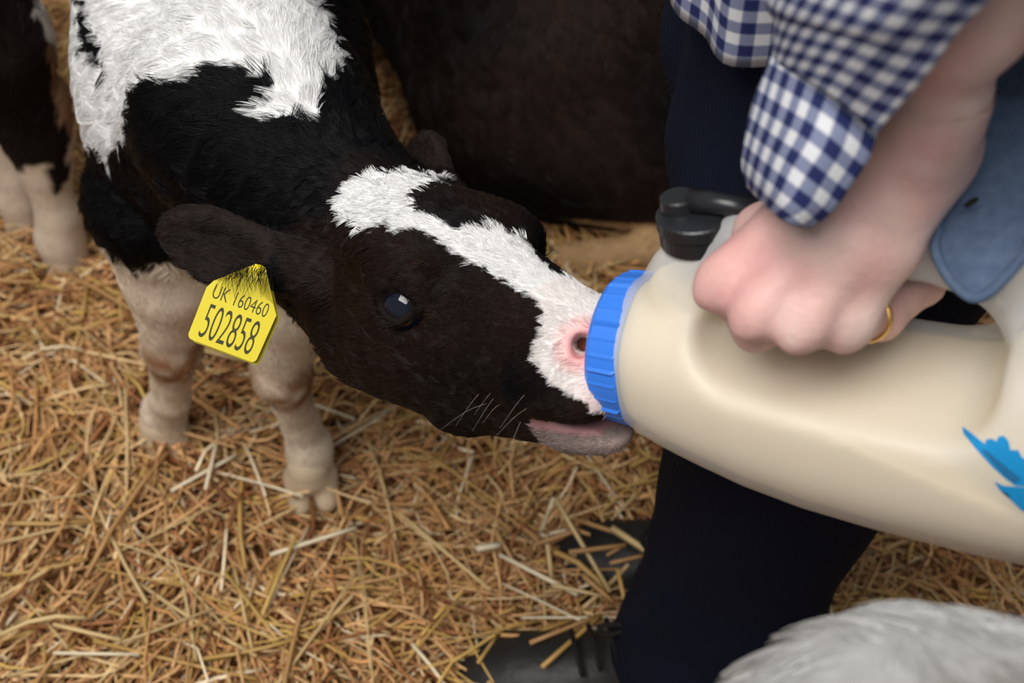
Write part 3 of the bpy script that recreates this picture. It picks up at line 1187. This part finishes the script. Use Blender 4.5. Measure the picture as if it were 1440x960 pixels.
# ribbed blue cap
capo = None
V, Fq = [], []
ns = 160
prof = [(.002, .0400), (.002, .0438), (.000, .0446), (-.0155, .0434), (-.0185, .0410), (-.0195, .036), (-.0195, .012)]
nrib = 30
for s_, r_ in prof:
    for i in range(ns):
        a = 2 * math.pi * i / ns
        rib = max(0, math.cos(a * nrib)) ** 14 * .0014 if -.017 < s_ < .001 and r_ > .042 else 0
        V.append(B(s_, (r_ + rib) * math.cos(a), (r_ + rib) * math.sin(a)))
for j in range(len(prof) - 1):
    for i in range(ns):
        i2 = (i + 1) % ns
        Fq.append((j * ns + i, j * ns + i2, (j + 1) * ns + i2, (j + 1) * ns + i))
capo = mesh_obj('cap', V, Fq, M['blue'], bottle, smooth=False)
# teat, in the mouth
V, Fq = tube([B(-.016), B(-.024), B(-.034), B(-.060), B(-.075), B(-.082)], [.022, .018, .012, .0105, .0095, .004], 20)
mesh_obj('teat', V, Fq, M['teat'], bottle)
# black breather cap at the front of the handle
vent = []
def lathe(prof, org, ax, ns=40, ref=None):
    ax = nrm(ax)
    x_ = nrm(np.cross(ax, K([.2, .9, .1]) if ref is None else ref))
    y_ = np.cross(ax, x_)
    V, Fq = [], []
    for s_, r_ in prof:
        for i in range(ns):
            a = 2 * math.pi * i / ns
            V.append(org + ax * s_ + r_ * (math.cos(a) * x_ + math.sin(a) * y_))
    for j in range(len(prof) - 1):
        for i in range(ns):
            i2 = (i + 1) % ns
            Fq.append((j * ns + i, j * ns + i2, (j + 1) * ns + i2, (j + 1) * ns + i))
    Fq.append(tuple(range(ns))[::-1])
    Fq.append(tuple((len(prof) - 1) * ns + i for i in range(ns)))
    return np.array(V), Fq
vo = B(.040, .0790, -.006)
V, Fq = lathe([(0, .0215), (.0095, .0215), (.0102, .0225), (.0165, .0223), (.0175, .0210), (.0185, .010)], vo, BU)
vb = mesh_obj('breather_cap', V, Fq, M['black_plastic'], bottle, smooth=False)
V, Fq = lathe([(.017, .0105), (.0250, .0100), (.0260, .0085)], vo - BA * .010 , BU, 24)
mesh_obj('knob', V, Fq, M['black_plastic'], vb, smooth=False)
V, Fq = tube([vo + BU * .0225 - BA * .004, vo + BU * .0235 + BA * .014, vo + BU * .0225 + BA * .034], [.0066, .0062, .006], 10)
mesh_obj('lever', V, Fq, M['black_plastic'], vb)

# blue print on the side: outline drawn on the jug wall
from mathutils.bvhtree import BVHTree
bvh = BVHTree.FromPolygons([Vector(p) for p in Vj], [tuple(map(int, q)) for q in Qj])
def decal(name, poly, material, off):
    bm = bmesh.new()
    vs = [bm.verts.new((p[0], p[1], 0)) for p in poly]
    f = bm.faces.new(vs)
    bmesh.ops.triangulate(bm, faces=[f])
    for it in range(4):
        es = [e for e in bm.edges if e.calc_length() > 9]
        if not es: break
        bmesh.ops.subdivide_edges(bm, edges=es, cuts=1)
        bmesh.ops.triangulate(bm, faces=bm.faces[:])
    V, keep = [], []
    for v_ in bm.verts:
        d = at(v_.co.x, v_.co.y, 1.0) - CAM
        h_, n_, _, _ = bvh.ray_cast(Vector(CAM), Vector(nrm(d)))
        if h_ is None: h_, n_ = Vector(B(.25, 0, .072)), Vector(BW)
        V.append(np.array(h_) + np.array(n_) * off)
    bm.verts.index_update()
    Fq = [tuple(v_.index for v_ in f.verts) for f in bm.faces]
    bm.free()
    return mesh_obj(name, V, Fq, material, bottle)
decal('printed_logo', [(1353, 600), (1362, 606), (1386, 624), (1387, 618), (1396, 616), (1401, 620), (1405, 613), (1412, 612), (1419, 620), (1421, 632), (1432, 632), (1438, 643), (1450, 646), (1462, 662), (1470, 690),
                       (1440, 683), (1428, 682), (1414, 672), (1396, 656), (1372, 630), (1356, 611)], M['print'], .0005)
decal('printed_logo', [(1398, 676), (1412, 682), (1440, 684), (1470, 694), (1480, 740), (1452, 724), (1436, 716), (1424, 704), (1418, 693), (1406, 688)], M['print'], .0005)
decal('printed_logo', [(1380, 630), (1390, 634), (1436, 672), (1428, 678), (1412, 666)], M['print2'], .0009)

# ================================================================== PERSON
person = empty('person', (.23, .74, 0), 'person in navy corduroys and a checked shirt holding the feeding bottle', 'person')

# skin: left hand gripping the handle ---------------------------------
def A_(px, py, d): return at(px, py, d)
WR = A_(1268, 215, .668)
mcp = [A_(1022, 395, .706), A_(1072, 432, .690), A_(1134, 449, .684), A_(1194, 448, .688)]
pip = [A_(1062, 462, .728), A_(1092, 452, .738), A_(1150, 455, .735), A_(1238, 446, .722)]
dip = [A_(1085, 420, .758), A_(1120, 395, .762), A_(1178, 390, .757), A_(1300, 400, .742)]
tipp = [A_(1080, 375, .760), A_(1118, 352, .762), A_(1176, 350, .757), A_(1300, 368, .748)]
rm = [.0128, .0132, .0125, .0118]
hand = []
for i in range(4):
    w0 = WR + (mcp[i] - mcp[1]) * .30
    midp = w0 + (mcp[i] - w0) * .55 - CF * .003
    hand += chain([w0, midp, mcp[i] + CF * .002], [.019, .0155, .0120], .008)
    # fleshy palm under the bones
    hand += [cap(w0 + CF * .012, mcp[i] + CF * .016 - CU * -.004, .018, .010, .014)]
for i in range(4):
    hand += [ell(mcp[i] - CF * .0012, (rm[i] * 1.5, rm[i] * .88, rm[i] * .90), frame(nrm(mcp[i] - WR), -CF), .009)]
    hand += chain([mcp[i], pip[i], dip[i], tipp[i]], [rm[i] * .95, .0108, .0095, .0082], .007)
# thumb along the far side of the handle
hand += chain([WR + (mcp[0] - WR) * .35 + CF * .016, A_(1075, 330, .735), A_(1075, 352, .765), A_(1120, 372, .775)], [.018, .0145, .0115, .0095], .010)
EL = A_(1545, -378, .452)
hand += chain([WR + (WR - mcp[1]) * -.12, WR + (EL - WR) * .12, WR + (EL - WR) * .45, EL], [.0205, .0190, .0240, .035], .02)
hand += [cap(WR + CR * .012, WR + CR * .008 + (EL - WR) * .2, .018, .018, .015)]
hand += [ell(WR + CR * .024 - CF * .004 + CU * .004, (.009, .009, .010), None, .012)]
SHL = K([.235, .50, 1.36])
hand += [cap(EL, SHL, .042, .052, .02)]
SHR = K([.245, .90, 1.38])
ERr, WRr = K([.255, .975, 1.11]), K([.19, .985, .90])
tors = chain([K([.24, .74, .86]), K([.24, .73, 1.05]), K([.225, .70, 1.25])], [.13, .13, .14], .06)
tors += [cap(SHL, SHR, .055, .055, .05)]
tors += chain([SHR, ERr, WRr], [.052, .042, .026], .02)
hp = WRr + K([-.01, .0, -.05])
tors += [ell(hp, (.024, .014, .045), None, .015)]
for i, o_ in enumerate((-.02, -.007, .007, .02)):
    b0 = hp + K([o_ * 1.0, 0, -.035])
    tors += chain([b0, b0 + K([-.004, -.004, -.04]), b0 + K([-.004, -.016, -.065 + abs(o_) * .4])], [.0095, .0085, .0075], .004)
tors += chain([hp + K([-.02, 0, .0]), hp + K([-.04, -.008, -.03]), hp + K([-.045, -.012, -.055])], [.012, .010, .008], .008)
NK = K([.19, .70, 1.47])
HC = K([.135, .70, 1.60])
tors += [cap(K([.225, .70, 1.38]), NK + K([-.03, 0, .05]), .058, .052, .03), ell(HC + K([.02, 0, .03]), (.095, .075, .09), None, .02), cap(HC + K([-.03, 0, -.03]), HC + K([-.055, 0, -.075]), .055, .03, .03),
         ell(HC + K([-.085, 0, -.01]), (.02, .012, .024), None, .012)]
for s in (-1, 1):
    tors += [ell(HC + K([.02, s * .077, -.005]), (.02, .008, .032), None, .006), ell(HC + K([-.072, s * .032, .018]), (.012, .014, .010), None, .008, 'sub'), ell(HC + K([-.062, s * .032, .018]), (.012, .012, .012), None, .003)]
tors += [ell(HC + K([-.083, 0, -.052]), (.010, .022, .0022), None, .003, 'sub')]
allh = hand + tors
hb_lo = np.min([WR, *mcp, *tipp], 0) - .05
hb_hi = np.max([WR, *mcp, *tipp], 0) + .05
f1 = Field(hb_lo, hb_hi, .0019).run(allh)
V1, Q1 = f1.mesh()
f2 = Field(K([-.02, .33, .72]), K([.45, 1.08, 1.74]), .0075).run(allh)
V2, Q2 = f2.mesh()
ins = ((V2 > hb_lo + .012) & (V2 < hb_hi - .012)).all(1)
Q2 = Q2[~ins[Q2].any(1)]
Vs = np.concatenate([V1, V2]); Qs = np.concatenate([Q1, Q2 + len(V1)])
us = np.zeros(len(Vs), bool); us[Qs.ravel()] = True
mp_ = np.cumsum(us) - 1
Vs, Qs = Vs[us], mp_[Qs]
def skin_color(P):
    c = np.tile(np.array([.64, .435, .38]), (len(P), 1))
    t = np.clip(.5 + .5 * noise3(P, 28, 21), 0, 1)[:, None]
    c = c * (1 - .6 * t) + np.array([.62, .32, .30]) * .6 * t
    t = np.clip(.8 * noise3(P, 45, 22) - .1, 0, 1)[:, None] * .35
    c = c * (1 - t) + np.array([.74, .60, .54]) * t
    for q in mcp[:2] + [A_(1040, 330, .70)]:
        g_ = np.exp(-(np.linalg.norm(P - q, axis=1) / .020) ** 2)[:, None] * .55
        c = c * (1 - g_) + np.array([.70, .31, .295]) * g_
    for q in pip + dip + tipp:
        g_ = np.exp(-(np.linalg.norm(P - q, axis=1) / .016) ** 2)[:, None] * .5
        c = c * (1 - g_) + np.array([.66, .34, .30]) * g_
    return c
mesh_obj('body', Vs, Qs, M['skin'], person, col=skin_color(Vs))
# hair cap
F_ = Field(HC - .14, HC + .16, .006).run([ell(HC + K([.032, 0, .045]), (.098, .082, .088), None, .01), ell(HC + K([.06, 0, -.01]), (.065, .075, .085), None, .03), ell(HC + K([-.085, 0, -.02]), (.07, .09, .075), None, .02, 'sub')])
V, Q_ = F_.mesh()
mesh_obj('hair', V, Q_, M['hair'], person)
# ring
rc, rax = mcp[3] * .42 + pip[3] * .58 , nrm(pip[3] - mcp[3])
x_ = nrm(np.cross(rax, CU)); y_ = np.cross(rax, x_)
V, Fq = [], []
for i in range(40):
    a = 2 * math.pi * i / 40
    dr = math.cos(a) * x_ + math.sin(a) * y_
    for j in range(10):
        b_ = 2 * math.pi * j / 10
        V.append(rc + dr * (.0118 + .0011 * math.cos(b_)) + rax * .0027 * math.sin(b_))
for i in range(40):
    for j in range(10):
        i2, j2 = (i + 1) % 40, (j + 1) % 10
        Fq.append((i * 10 + j, i2 * 10 + j, i2 * 10 + j2, i * 10 + j2))
tag(mesh_obj('ring', V, Fq, M['gold'], person), 'plain gold ring')

# trousers -----------------------------------------------------------
tz = []
tz += chain([K([.188, .650, .055]), K([.203, .655, .20]), K([.215, .668, .46]), K([.226, .695, .66]), K([.235, .70, .90])], [.090, .080, .096, .118, .122], .02)
tz += chain([K([.245, .815, .055]), K([.240, .815, .22]), K([.215, .815, .46]), K([.215, .805, .68]), K([.225, .79, .90])], [.080, .080, .086, .098, .110], .02)
tz += [ell(K([.225, .745, .90]), (.135, .165, .12), None, .05)]
tz += [rbox(K([.2, .7, -.02]), (.5, .5, .065), .005, None, .006, 'sub')]
F_ = Field(K([.04, .50, .02]), K([.42, .96, 1.04]), .0065).run(tz)
V, Q_ = F_.mesh()
Nn = vnormals(V, Q_)
S = V * K([1, 1, .55])
fold = noise3(S, 5.5, 31) * .006 + noise3(S, 11, 32) * .0025
V = V + Nn * (fold * np.clip((V[:, 2] - .03) / .1, .3, 1))[:, None]
tag(mesh_obj('trousers', V, Q_, M['trouser'], person), 'dark navy corduroy trousers')

# shirt --------------------------------------------------------------
rings = []
for zt, cx, cy, rx, ry in ((.815, .243, .765, .152, .172), (.90, .240, .76, .150, .175), (1.08, .228, .74, .145, .18), (1.25, .222, .715, .148, .20), (1.36, .225, .70, .125, .215), (1.42, .215, .70, .085, .13), (1.45, .205, .70, .064, .066)):
    row = []
    for i in range(97):
        a = 2 * math.pi * i / 96 + math.pi * .25
        ca, sa = math.cos(a), math.sin(a)
        e = 2 / (5.5 if zt < 1.0 else 3.2 if zt < 1.2 else 2.4)
        fold = .004 * math.sin(a * 9 + zt * 3) * max(0, 1 - (zt - .8) * 2.2)
        dz = -.004 * (.5 + .5 * math.sin(2 * a + 1.0)) if zt < .85 else 0
        row.append((cx + (rx + fold) * math.copysign(abs(ca) ** e, ca), cy + (ry + fold) * math.copysign(abs(sa) ** e, sa), zt + dz))
    rings.append(row)
R_ = catmull(np.array(rings), 60)
V = R_.reshape(-1, 3)
Q_ = np.array([(j * 97 + i, j * 97 + i + 1, (j + 1) * 97 + i + 1, (j + 1) * 97 + i) for j in range(59) for i in range(96)])
du = np.concatenate([np.zeros((60, 1)), np.cumsum(np.linalg.norm(np.diff(R_, axis=1), axis=2), 1)], 1)
dv = np.broadcast_to((R_[:, :1, 2] - .8), (60, 97))
sh = mesh_obj('shirt', V, Q_, [M['gingham'], M['lining']], person, uv=np.stack([np.broadcast_to(du[10:11] * .8, (60, 97)).ravel(), dv.ravel() * .8], -1))
sd = sh.modifiers.new('cloth', 'SOLIDIFY'); sd.thickness = .002; sd.material_offset = 1; sd.offset = -1
tag(sh, 'navy and white checked shirt')

# rolled-open left sleeve with hanging cuff
rows = [
    [(1790, -330, .385), (1520, -480, .40), (1290, -400, .46), (1330, -330, .54), (1470, -300, .54), (1690, -260, .50), (1800, -270, .43)],
    [(1388, 0, .508), (1245, -10, .520), (1095, -30, .600), (1150, -20, .690), (1300, 10, .700), (1440, 60, .675), (1545, 110, .610)],
    [(1308, 98, .548), (1200, 60, .555), (1094, 30, .620), (1135, 50, .705), (1270, 90, .722), (1420, 140, .695), (1530, 180, .640)],
    [(1234, 186, .590), (1165, 128, .594), (1092, 85, .645), (1118, 110, .715), (1250, 160, .735), (1385, 215, .715), (1515, 250, .660)],
]
V, Q_, uv, G1 = sheet([[at(*p) for p in r] for r in rows], 60, 50)
rp = G1[-1]
sl = mesh_obj('sleeve', V, Q_, [M['gingham'], M['lining']], person, uv=uv)
sd = sl.modifiers.new('cloth', 'SOLIDIFY'); sd.thickness = .0016; sd.material_offset = 1; sd.offset = 1
tag(sl, 'checked shirt sleeve pushed up the forearm')
ua = [EL + (WR - EL) * .12, EL, EL + (SHL - EL) * .35, EL + (SHL - EL) * .75, SHL + K([0, .03, .01])]
G = []
for j, c_ in enumerate(ua):
    ax = nrm(SHL - EL) if j else nrm(nrm(SHL - EL) + nrm(EL - WR))
    x_ = nrm(np.cross(ax, CR)); y_ = np.cross(ax, x_)
    r_ = (.058, .062, .064, .072, .078)[j]
    G.append([c_ + (r_ + .003 * math.sin(5 * a + j)) * (math.cos(a) * x_ + math.sin(a) * y_) for a in np.linspace(0, 2 * math.pi, 25)])
V, Q_, uv, _ = sheet(G, 60, 40)
us_ = mesh_obj('sleeve', V, Q_, [M['gingham'], M['lining']], person, uv=uv)
sd = us_.modifiers.new('cloth', 'SOLIDIFY'); sd.thickness = .0016; sd.material_offset = 1; sd.offset = 1
G = []
for j, (c_, r_) in enumerate(((SHR + K([0, -.03, .01]), .078), (SHR * .5 + ERr * .5, .066), (ERr, .058), (ERr * .5 + WRr * .5, .05), (WRr + K([0, 0, .02]), .042))):
    ax = nrm(ERr - SHR) if j < 2 else nrm(WRr - ERr)
    x_ = nrm(np.cross(ax, CF)); y_ = np.cross(ax, x_)
    G.append([c_ + (r_ + .003 * math.sin(5 * a + j)) * (math.cos(a) * x_ + math.sin(a) * y_) for a in np.linspace(0, 2 * math.pi, 25)])
V, Q_, uv, _ = sheet(G, 60, 40)
us_ = mesh_obj('sleeve', V, Q_, [M['gingham'], M['lining']], person, uv=uv)
sd = us_.modifiers.new('cloth', 'SOLIDIFY'); sd.thickness = .0016; sd.material_offset = 1; sd.offset = 1
rows = [
    [(1236, 184, .599), (1165, 124, .603), (1092, 82, .645), (1112, 100, .700)],
    [(1222, 220, .606), (1145, 185, .606), (1068, 140, .655), (1095, 150, .700)],
    [(1196, 258, .614), (1122, 236, .614), (1054, 196, .664), (1078, 200, .700)],
    [(1172, 291, .622), (1108, 280, .622), (1050, 232, .670), (1068, 235, .695)],
    [(1140, 315, .630), (1104, 306, .630), (1058, 262, .674), (1066, 262, .690)],
]
V, Q_, uv, _ = sheet([[at(*p) for p in r] for r in rows], 30, 30)
cf = mesh_obj('cuff', V, Q_, [M['gingham'], M['lining']], person, uv=uv * K([.95, .95]) + K([.003, 0]))
sd = cf.modifiers.new('cloth', 'SOLIDIFY'); sd.thickness = .0022; sd.material_offset = 1; sd.offset = 1
tag(cf, 'checked shirt cuff hanging open over the back of the hand')
rows = [
    [(1352, 120, .690), (1410, 130, .685), (1480, 140, .665), (1550, 160, .64)],
    [(1345, 200, .690), (1400, 215, .680), (1465, 215, .665), (1530, 220, .64)],
    [(1326, 290, .684), (1388, 290, .672), (1448, 275, .660), (1500, 270, .64)],
    [(1313, 348, .676), (1372, 355, .660), (1430, 335, .652), (1468, 320, .64)],
    [(1334, 396, .668), (1366, 419, .656), (1398, 404, .652), (1446, 350, .645)],
]
V, Q_, uv, G2 = sheet([[at(*p) for p in r] for r in rows], 28, 28)
cf2 = mesh_obj('cuff', V, Q_, [M['gingham'], M['lining']], person, uv=uv)
sd = cf2.modifiers.new('cloth', 'SOLIDIFY'); sd.thickness = .0024; sd.material_offset = 1; sd.offset = 1
tag(cf2, 'inside-out pale blue face of the open cuff')
edge = np.concatenate([G2[8:, 0], G2[-1, 1:]])
edge = catmull(edge[::3], 60)
V, Fq = tube(edge - CF * .002, .0026, 8)
mesh_obj('hem', V, Fq, M['lining'], cf2)
for p in ((1366, 284), (1402, 337)):
    c = at(*p, .664)
    V, Fq = tube([c - CR * .003 - CU * .002, c, c + CR * .003 + CU * .0015], [.0009, .0016, .0009], 8)
    mesh_obj('buttonhole', V, Fq, M['lace'], cf2)

# boots ---------------------------------------------------------------
def boot(toe, heel, zs):
    toe, heel = K([*toe, -.044]), K([*heel, -.044])
    ax = nrm(toe - heel)
    R = frame(ax, K([0, 0, 1]))
    def b(x, y, z): return toe - ax * x + R[:, 1] * y + K([0, 0, z])
    up = [ell(b(.052, 0, .030), (.052, .048, .036), R, .01), ell(b(.115, 0, .040), (.075, .044, .042), R, .03), ell(b(.235, 0, .038), (.062, .038, .045), R, .03)]
    up += [cap(b(.165, 0, .062), b(.235, 0, .125), .036, .044, .03), cap(b(.235, 0, .11), b(.245, 0, .20), .046, .048, .03)]
    up += [rbox(b(.14, 0, -.05), (.3, .2, .045), .004, R, .004, 'sub')]
    F_ = Field(b(.15, 0, .09) - .21, b(.15, 0, .09) + .21, .0042).run(up)
    V, Q_ = F_.mesh()
    o = mesh_obj('boot', V, Q_, M['boot'], person)
    tag(o, 'black leather lace-up boot')
    F_ = Field(b(.15, 0, 0) - .2, b(.15, 0, 0) + .2, .0045).run([ell(b(.062, 0, -.005), (.064, .051, .022), R, .01), ell(b(.235, 0, -.005), (.068, .042, .022), R, .01), cap(b(.08, 0, -.004), b(.22, 0, -.004), .032, .032, .02),
                                                              rbox(b(.14, 0, .05), (.3, .2, .042), .003, R, .003, 'sub'), rbox(b(.14, 0, -.07), (.3, .2, .052), .003, R, .003, 'sub')])
    V, Q_ = F_.mesh()
    mesh_obj('sole', V, Q_, M['rubber'], o)
    for i in range(6):
        x0, z0 = .095 + i * .017, .083 + i * .0125 - (.012 if i == 0 else 0)
        y0 = .026
        V, Fq = tube(catmull([b(x0, -y0, z0 - .012), b(x0 + .004, 0, z0 + .004 + i * .001), b(x0 + .012, y0, z0 - .006)], 8), .0028, 6)
        mesh_obj('lace', V, Fq, M['lace'], o)
    return o, b


bo1, bb1 = boot((-.055, .662), (.25, .652), 0)
bo2, bb2 = boot((.040, .795), (.340, .785), 0)
def lace_loop(pts, parent):
    V, Fq = tube(catmull(pts, 26), .0026, 6)
    mesh_obj('lace', V, Fq, M['lace'], parent)
lace_loop([at(905, 905, 1.32), at(880, 880, 1.315), at(845, 880, 1.32), at(850, 893, 1.32), at(885, 888, 1.315), at(905, 912, 1.32)], bo1)
lace_loop([at(908, 900, 1.31), at(895, 870, 1.30), at(893, 845, 1.30), at(902, 842, 1.30), at(904, 858, 1.30)], bo1)
lace_loop([at(968, 718, 1.39), at(952, 740, 1.385), at(912, 744, 1.385), at(903, 762, 1.385), at(920, 774, 1.385), at(948, 758, 1.385), at(968, 740, 1.39)], bo2)
lace_loop([at(970, 745, 1.39), at(950, 762, 1.385), at(930, 772, 1.385)], bo2)


# ================================================================== OTHER CALVES
def simple_calf(name, root, prims, lo, hi, h, colfn, flowfn, flen, nf, label, feet=(), fwd=(1, 0), rad=.00035, seed=1, group=None, lift=.4):
    F_ = Field(lo, hi, h).run(prims)
    V, Q_ = F_.mesh()
    Nn = vnormals(V, Q_)
    c = colfn(V)
    o = empty(name, root, label, 'calf', group)
    mesh_obj('body', V, Q_, M['skin_coat'], o, col=c)
    if nf:
        fur('fur', o, V, Q_, Nn, c, flowfn(V), flen(V), nf, rad=rad, lift=lift, clump=.5, seed=seed, colfn=lambda P, n_: colfn(P))
    hooves(o, feet, fwd)
    return o


def calf_head(H0, fw, up, k=1.0):
    """a plain calf head at poll H0 looking along fw"""
    R = frame(fw, up)
    def h(x, y, z): return H0 + R @ (K([x, y, z]) * k)
    p = [ell(h(.058, 0, -.052), K([.082, .057, .056]) * k, R, .01), cap(h(.085, 0, -.046), h(.215, 0, -.066), .043 * k, .030 * k, .025), ell(h(.230, 0, -.080), K([.034, .037, .034]) * k, R, .016), ell(h(.215, 0, -.115), K([.034, .025, .015]) * k, R, .012)]
    for s in (-1, 1):
        p += [cap(h(.05, s * .028, -.09), h(.195, s * .014, -.10), .038 * k, .022 * k, .02), ell(h(.005, s * .10, -.03), K([.028, .055, .010]) * k, R, .015)]
    return p, h


# dark calf lying down behind
dax = nrm(K([.30, .95, 0]))          # towards its head, away from the camera
dR = frame(dax, K([0, 0, 1]))
dp = [ell(K([.045, 1.46, .150]), (.19, .190, .195), dR, .05),
      ell(K([.12, 1.74, .19]), (.34, .22, .215), dR, .06),
      ell(K([-.085, 1.59, .195]), (.15, .112, .17), dR, .05),
      cap(K([.16, 1.42, .12]), K([.13, 1.33, .10]), .11, .085, .05),
      ell(K([.05, 1.385, .10]), (.13, .15, .11), dR, .05),
      cap(K([.02, 1.37, .06]), K([.22, 1.318, .055]), .080, .078, .05),
      cap(K([.225, 1.240, .012]), K([.105, 1.222, .006]), .026, .021, .012), cap(K([.105, 1.222, .006]), K([.07, 1.222, .004]), .023, .022, .01),
      cap(K([.22, 1.33, .05]), K([.232, 1.245, .016]), .045, .03, .02)]
dp += chain([K([.20, 1.98, .24]), K([.25, 2.14, .36]), K([.24, 2.22, .46])], [.14, .09, .065], .05)
hp_, hfun = calf_head(K([.24, 2.24, .50]), K([-.5, .8, -.15]), K([0, 0, 1]))
dp += hp_
dp += chain([K([.33, 1.95, .12]), K([.40, 2.02, .05]), K([.40, 1.88, .03]), K([.39, 1.82, .028])], [.06, .038, .024, .024], .02)
def dcol(P):
    b_ = np.clip(.5 + .8 * noise3(P, 4, 41), 0, 1)[:, None]
    c = np.array([.0065, .0050, .0045]) * (1 - b_) + np.array([.021, .0118, .0085]) * b_
    tanm = (P[:, 1] < 1.255) & (P[:, 2] < .045) & (P[:, 0] > .0)
    c[tanm] = np.array([.42, .26, .13])
    return c
def dflow(P):
    f = np.tile(K([.55, -.15, -.7]), (len(P), 1))
    f[P[:, 1] > 1.8] = K([.2, -.5, -.6])
    return f + np.stack([noise3(P, 3, 51), noise3(P, 3, 52), noise3(P, 3, 53)], -1) * .35
simple_calf('calf', (.1, 1.6, 0), dp, K([-.30, 1.15, -.02]), K([.52, 2.60, .66]), .009, dcol, dflow, lambda P: np.where((P[:, 1] < 1.3) & (P[:, 2] < .07), .006, .022), 110000,
            'dark brown-black calf lying in the straw behind the drinking calf', rad=.00034, seed=12)

# calf at the left, seen from its hindquarters
LA, LB = K([-.548, 1.205, .012]), K([-.612, 1.275, .012])
lp = []
lp += chain([K([-.605, 1.21, .50]), K([-.548, 1.200, .36]), K([-.538, 1.205, .235]), K([-.540, 1.205, .10]), LA + K([0, 0, .05]), LA], [.095, .062, .034, .0225, .026, .028], .02)
lp += [cap(K([-.515, 1.215, .27]), K([-.53, 1.205, .18]), .026, .022, .02)]
lp += chain([K([-.70, 1.34, .50]), K([-.63, 1.30, .36]), K([-.605, 1.285, .25]), K([-.605, 1.275, .10]), LB + K([0, 0, .05]), LB], [.095, .062, .034, .0225, .026, .028], .02)
lp += [ell(K([-.70, 1.27, .585]), (.15, .125, .125), None, .05), ell(K([-.92, 1.29, .57]), (.28, .135, .15), None, .06), ell(K([-1.16, 1.29, .60]), (.14, .115, .16), None, .06)]
for y_, xf in ((1.22, -1.16), (1.36, -1.22)):
    lp += chain([K([xf, y_, .45]), K([xf, y_, .23]), K([xf + .01, y_, .10]), K([xf, y_, .012])], [.06, .03, .02, .027], .02)
lp += chain([K([-1.25, 1.29, .66]), K([-1.38, 1.31, .76]), K([-1.44, 1.32, .80])], [.10, .075, .06], .05)
hp_, _ = calf_head(K([-1.45, 1.32, .84]), K([-.95, .1, -.35]), K([-.3, 0, .9]))
lp += hp_
LPALE = K([.62, .50, .38])
def lcol(P):
    uv, d = proj(P)
    uv = uv + np.stack([noise3(P, 40, 63), noise3(P, 40, 64)], -1) * 4
    c = np.tile(np.array([.010, .0065, .0055]), (len(P), 1))
    c[inpoly(uv, [(36, -200), (200, -200), (200, 60), (118, 60), (100, 78), (80, 66), (62, 50), (48, 20)])] = np.array([.50, .46, .42])
    t_ = inpoly(uv, [(64, 62), (82, 66), (102, 74), (140, 70), (140, 160), (112, 205), (96, 176), (84, 168), (76, 130), (70, 96)])
    c[t_] = np.array([.30, .17, .095])
    pale = (P[:, 2] < .205 + .02 * noise3(P, 8, 61)) 
    tongue = inpoly(uv, [(62, 180), (100, 180), (96, 258), (86, 268), (68, 266), (64, 230)]) & (P[:, 1] < 1.25)
    c[pale & ~tongue] = LPALE
    return c
simple_calf('calf', (-.8, 1.28, 0), lp, K([-1.8, 1.02, -.02]), K([-.42, 1.50, .95]), .0085, lcol, lambda P: np.tile(K([.1, -.05, -1]), (len(P), 1)), lambda P: np.where(P[:, 2] < .25, .006, .015), 45000,
            'dark calf with white lower legs standing beside the drinking calf', feet=[LA, LB, K([-1.16, 1.22, .012]), K([-1.22, 1.36, .012])], fwd=(-1, 0), rad=.00034, seed=14)

# pale calf standing in the foreground
f_ax = nrm(K([.97, .12, 0]))
fc = K([.118, .105, .805])
wp = [ell(fc + f_ax * .37, (.40, .155, .180), frame(f_ax, K([0, 0, 1])), .05), ell(fc + f_ax * .06 + K([0, 0, -.055]), (.15, .14, .145), frame(f_ax, K([0, 0, 1])), .06), ell(fc + f_ax * .58 + K([0, 0, .02]), (.16, .13, .18), frame(f_ax, K([0, 0, 1])), .06)]
ffeet = []
for s, fx in ((-1, .0), (1, .05), (-1, .58), (1, .62)):
    p0 = fc + f_ax * fx + K([-.12, .97, 0]) * s * .085
    ft = K([p0[0], p0[1], .012])
    bend = f_ax * (-.05 if fx < .3 else 0)
    wp += chain([p0 + K([0, 0, -.05]), K([p0[0], p0[1], .48]), K([p0[0], p0[1], .30]) + bend, K([p0[0], p0[1], .10]), ft], [.10, .068, .034, .024, .03], .03)
    ffeet.append(ft)
wp += chain([fc + f_ax * .68 + K([0, 0, .08]), fc + f_ax * .84 + K([0, 0, .17]), fc + f_ax * .90 + K([0, 0, .20])], [.11, .08, .065], .05)
hp_, _ = calf_head(fc + f_ax * .92 + K([0, 0, .25]), nrm(f_ax + K([0, 0, -.35])), K([0, 0, 1]), 1.1)
wp += hp_
tb = fc - f_ax * .10 + K([0, 0, .09])
wp += chain([tb, tb - f_ax * .06 + K([0, 0, -.05]), tb - f_ax * .07 + K([0, 0, -.35])], [.025, .016, .014], .02)
def wcol(P):
    t = np.clip(.35 + .8 * noise3(P, 6, 71), 0, 1)[:, None] * .35
    return np.array([.42, .414, .402]) * (1 - t) + np.array([.31, .268, .21]) * t
simple_calf('calf', (.45, .14, 0), wp, K([-.02, -.16, -.02]), K([1.55, .45, 1.2]), .012, wcol, lambda P: np.tile(K([-.6, .1, -.7]), (len(P), 1)), lambda P: np.where(P[:, 2] < .35, .007, .02), 50000,
            'greyish white calf whose furry back rises beside the boots', feet=ffeet, fwd=(f_ax[0], f_ax[1]), rad=.0004, seed=16)
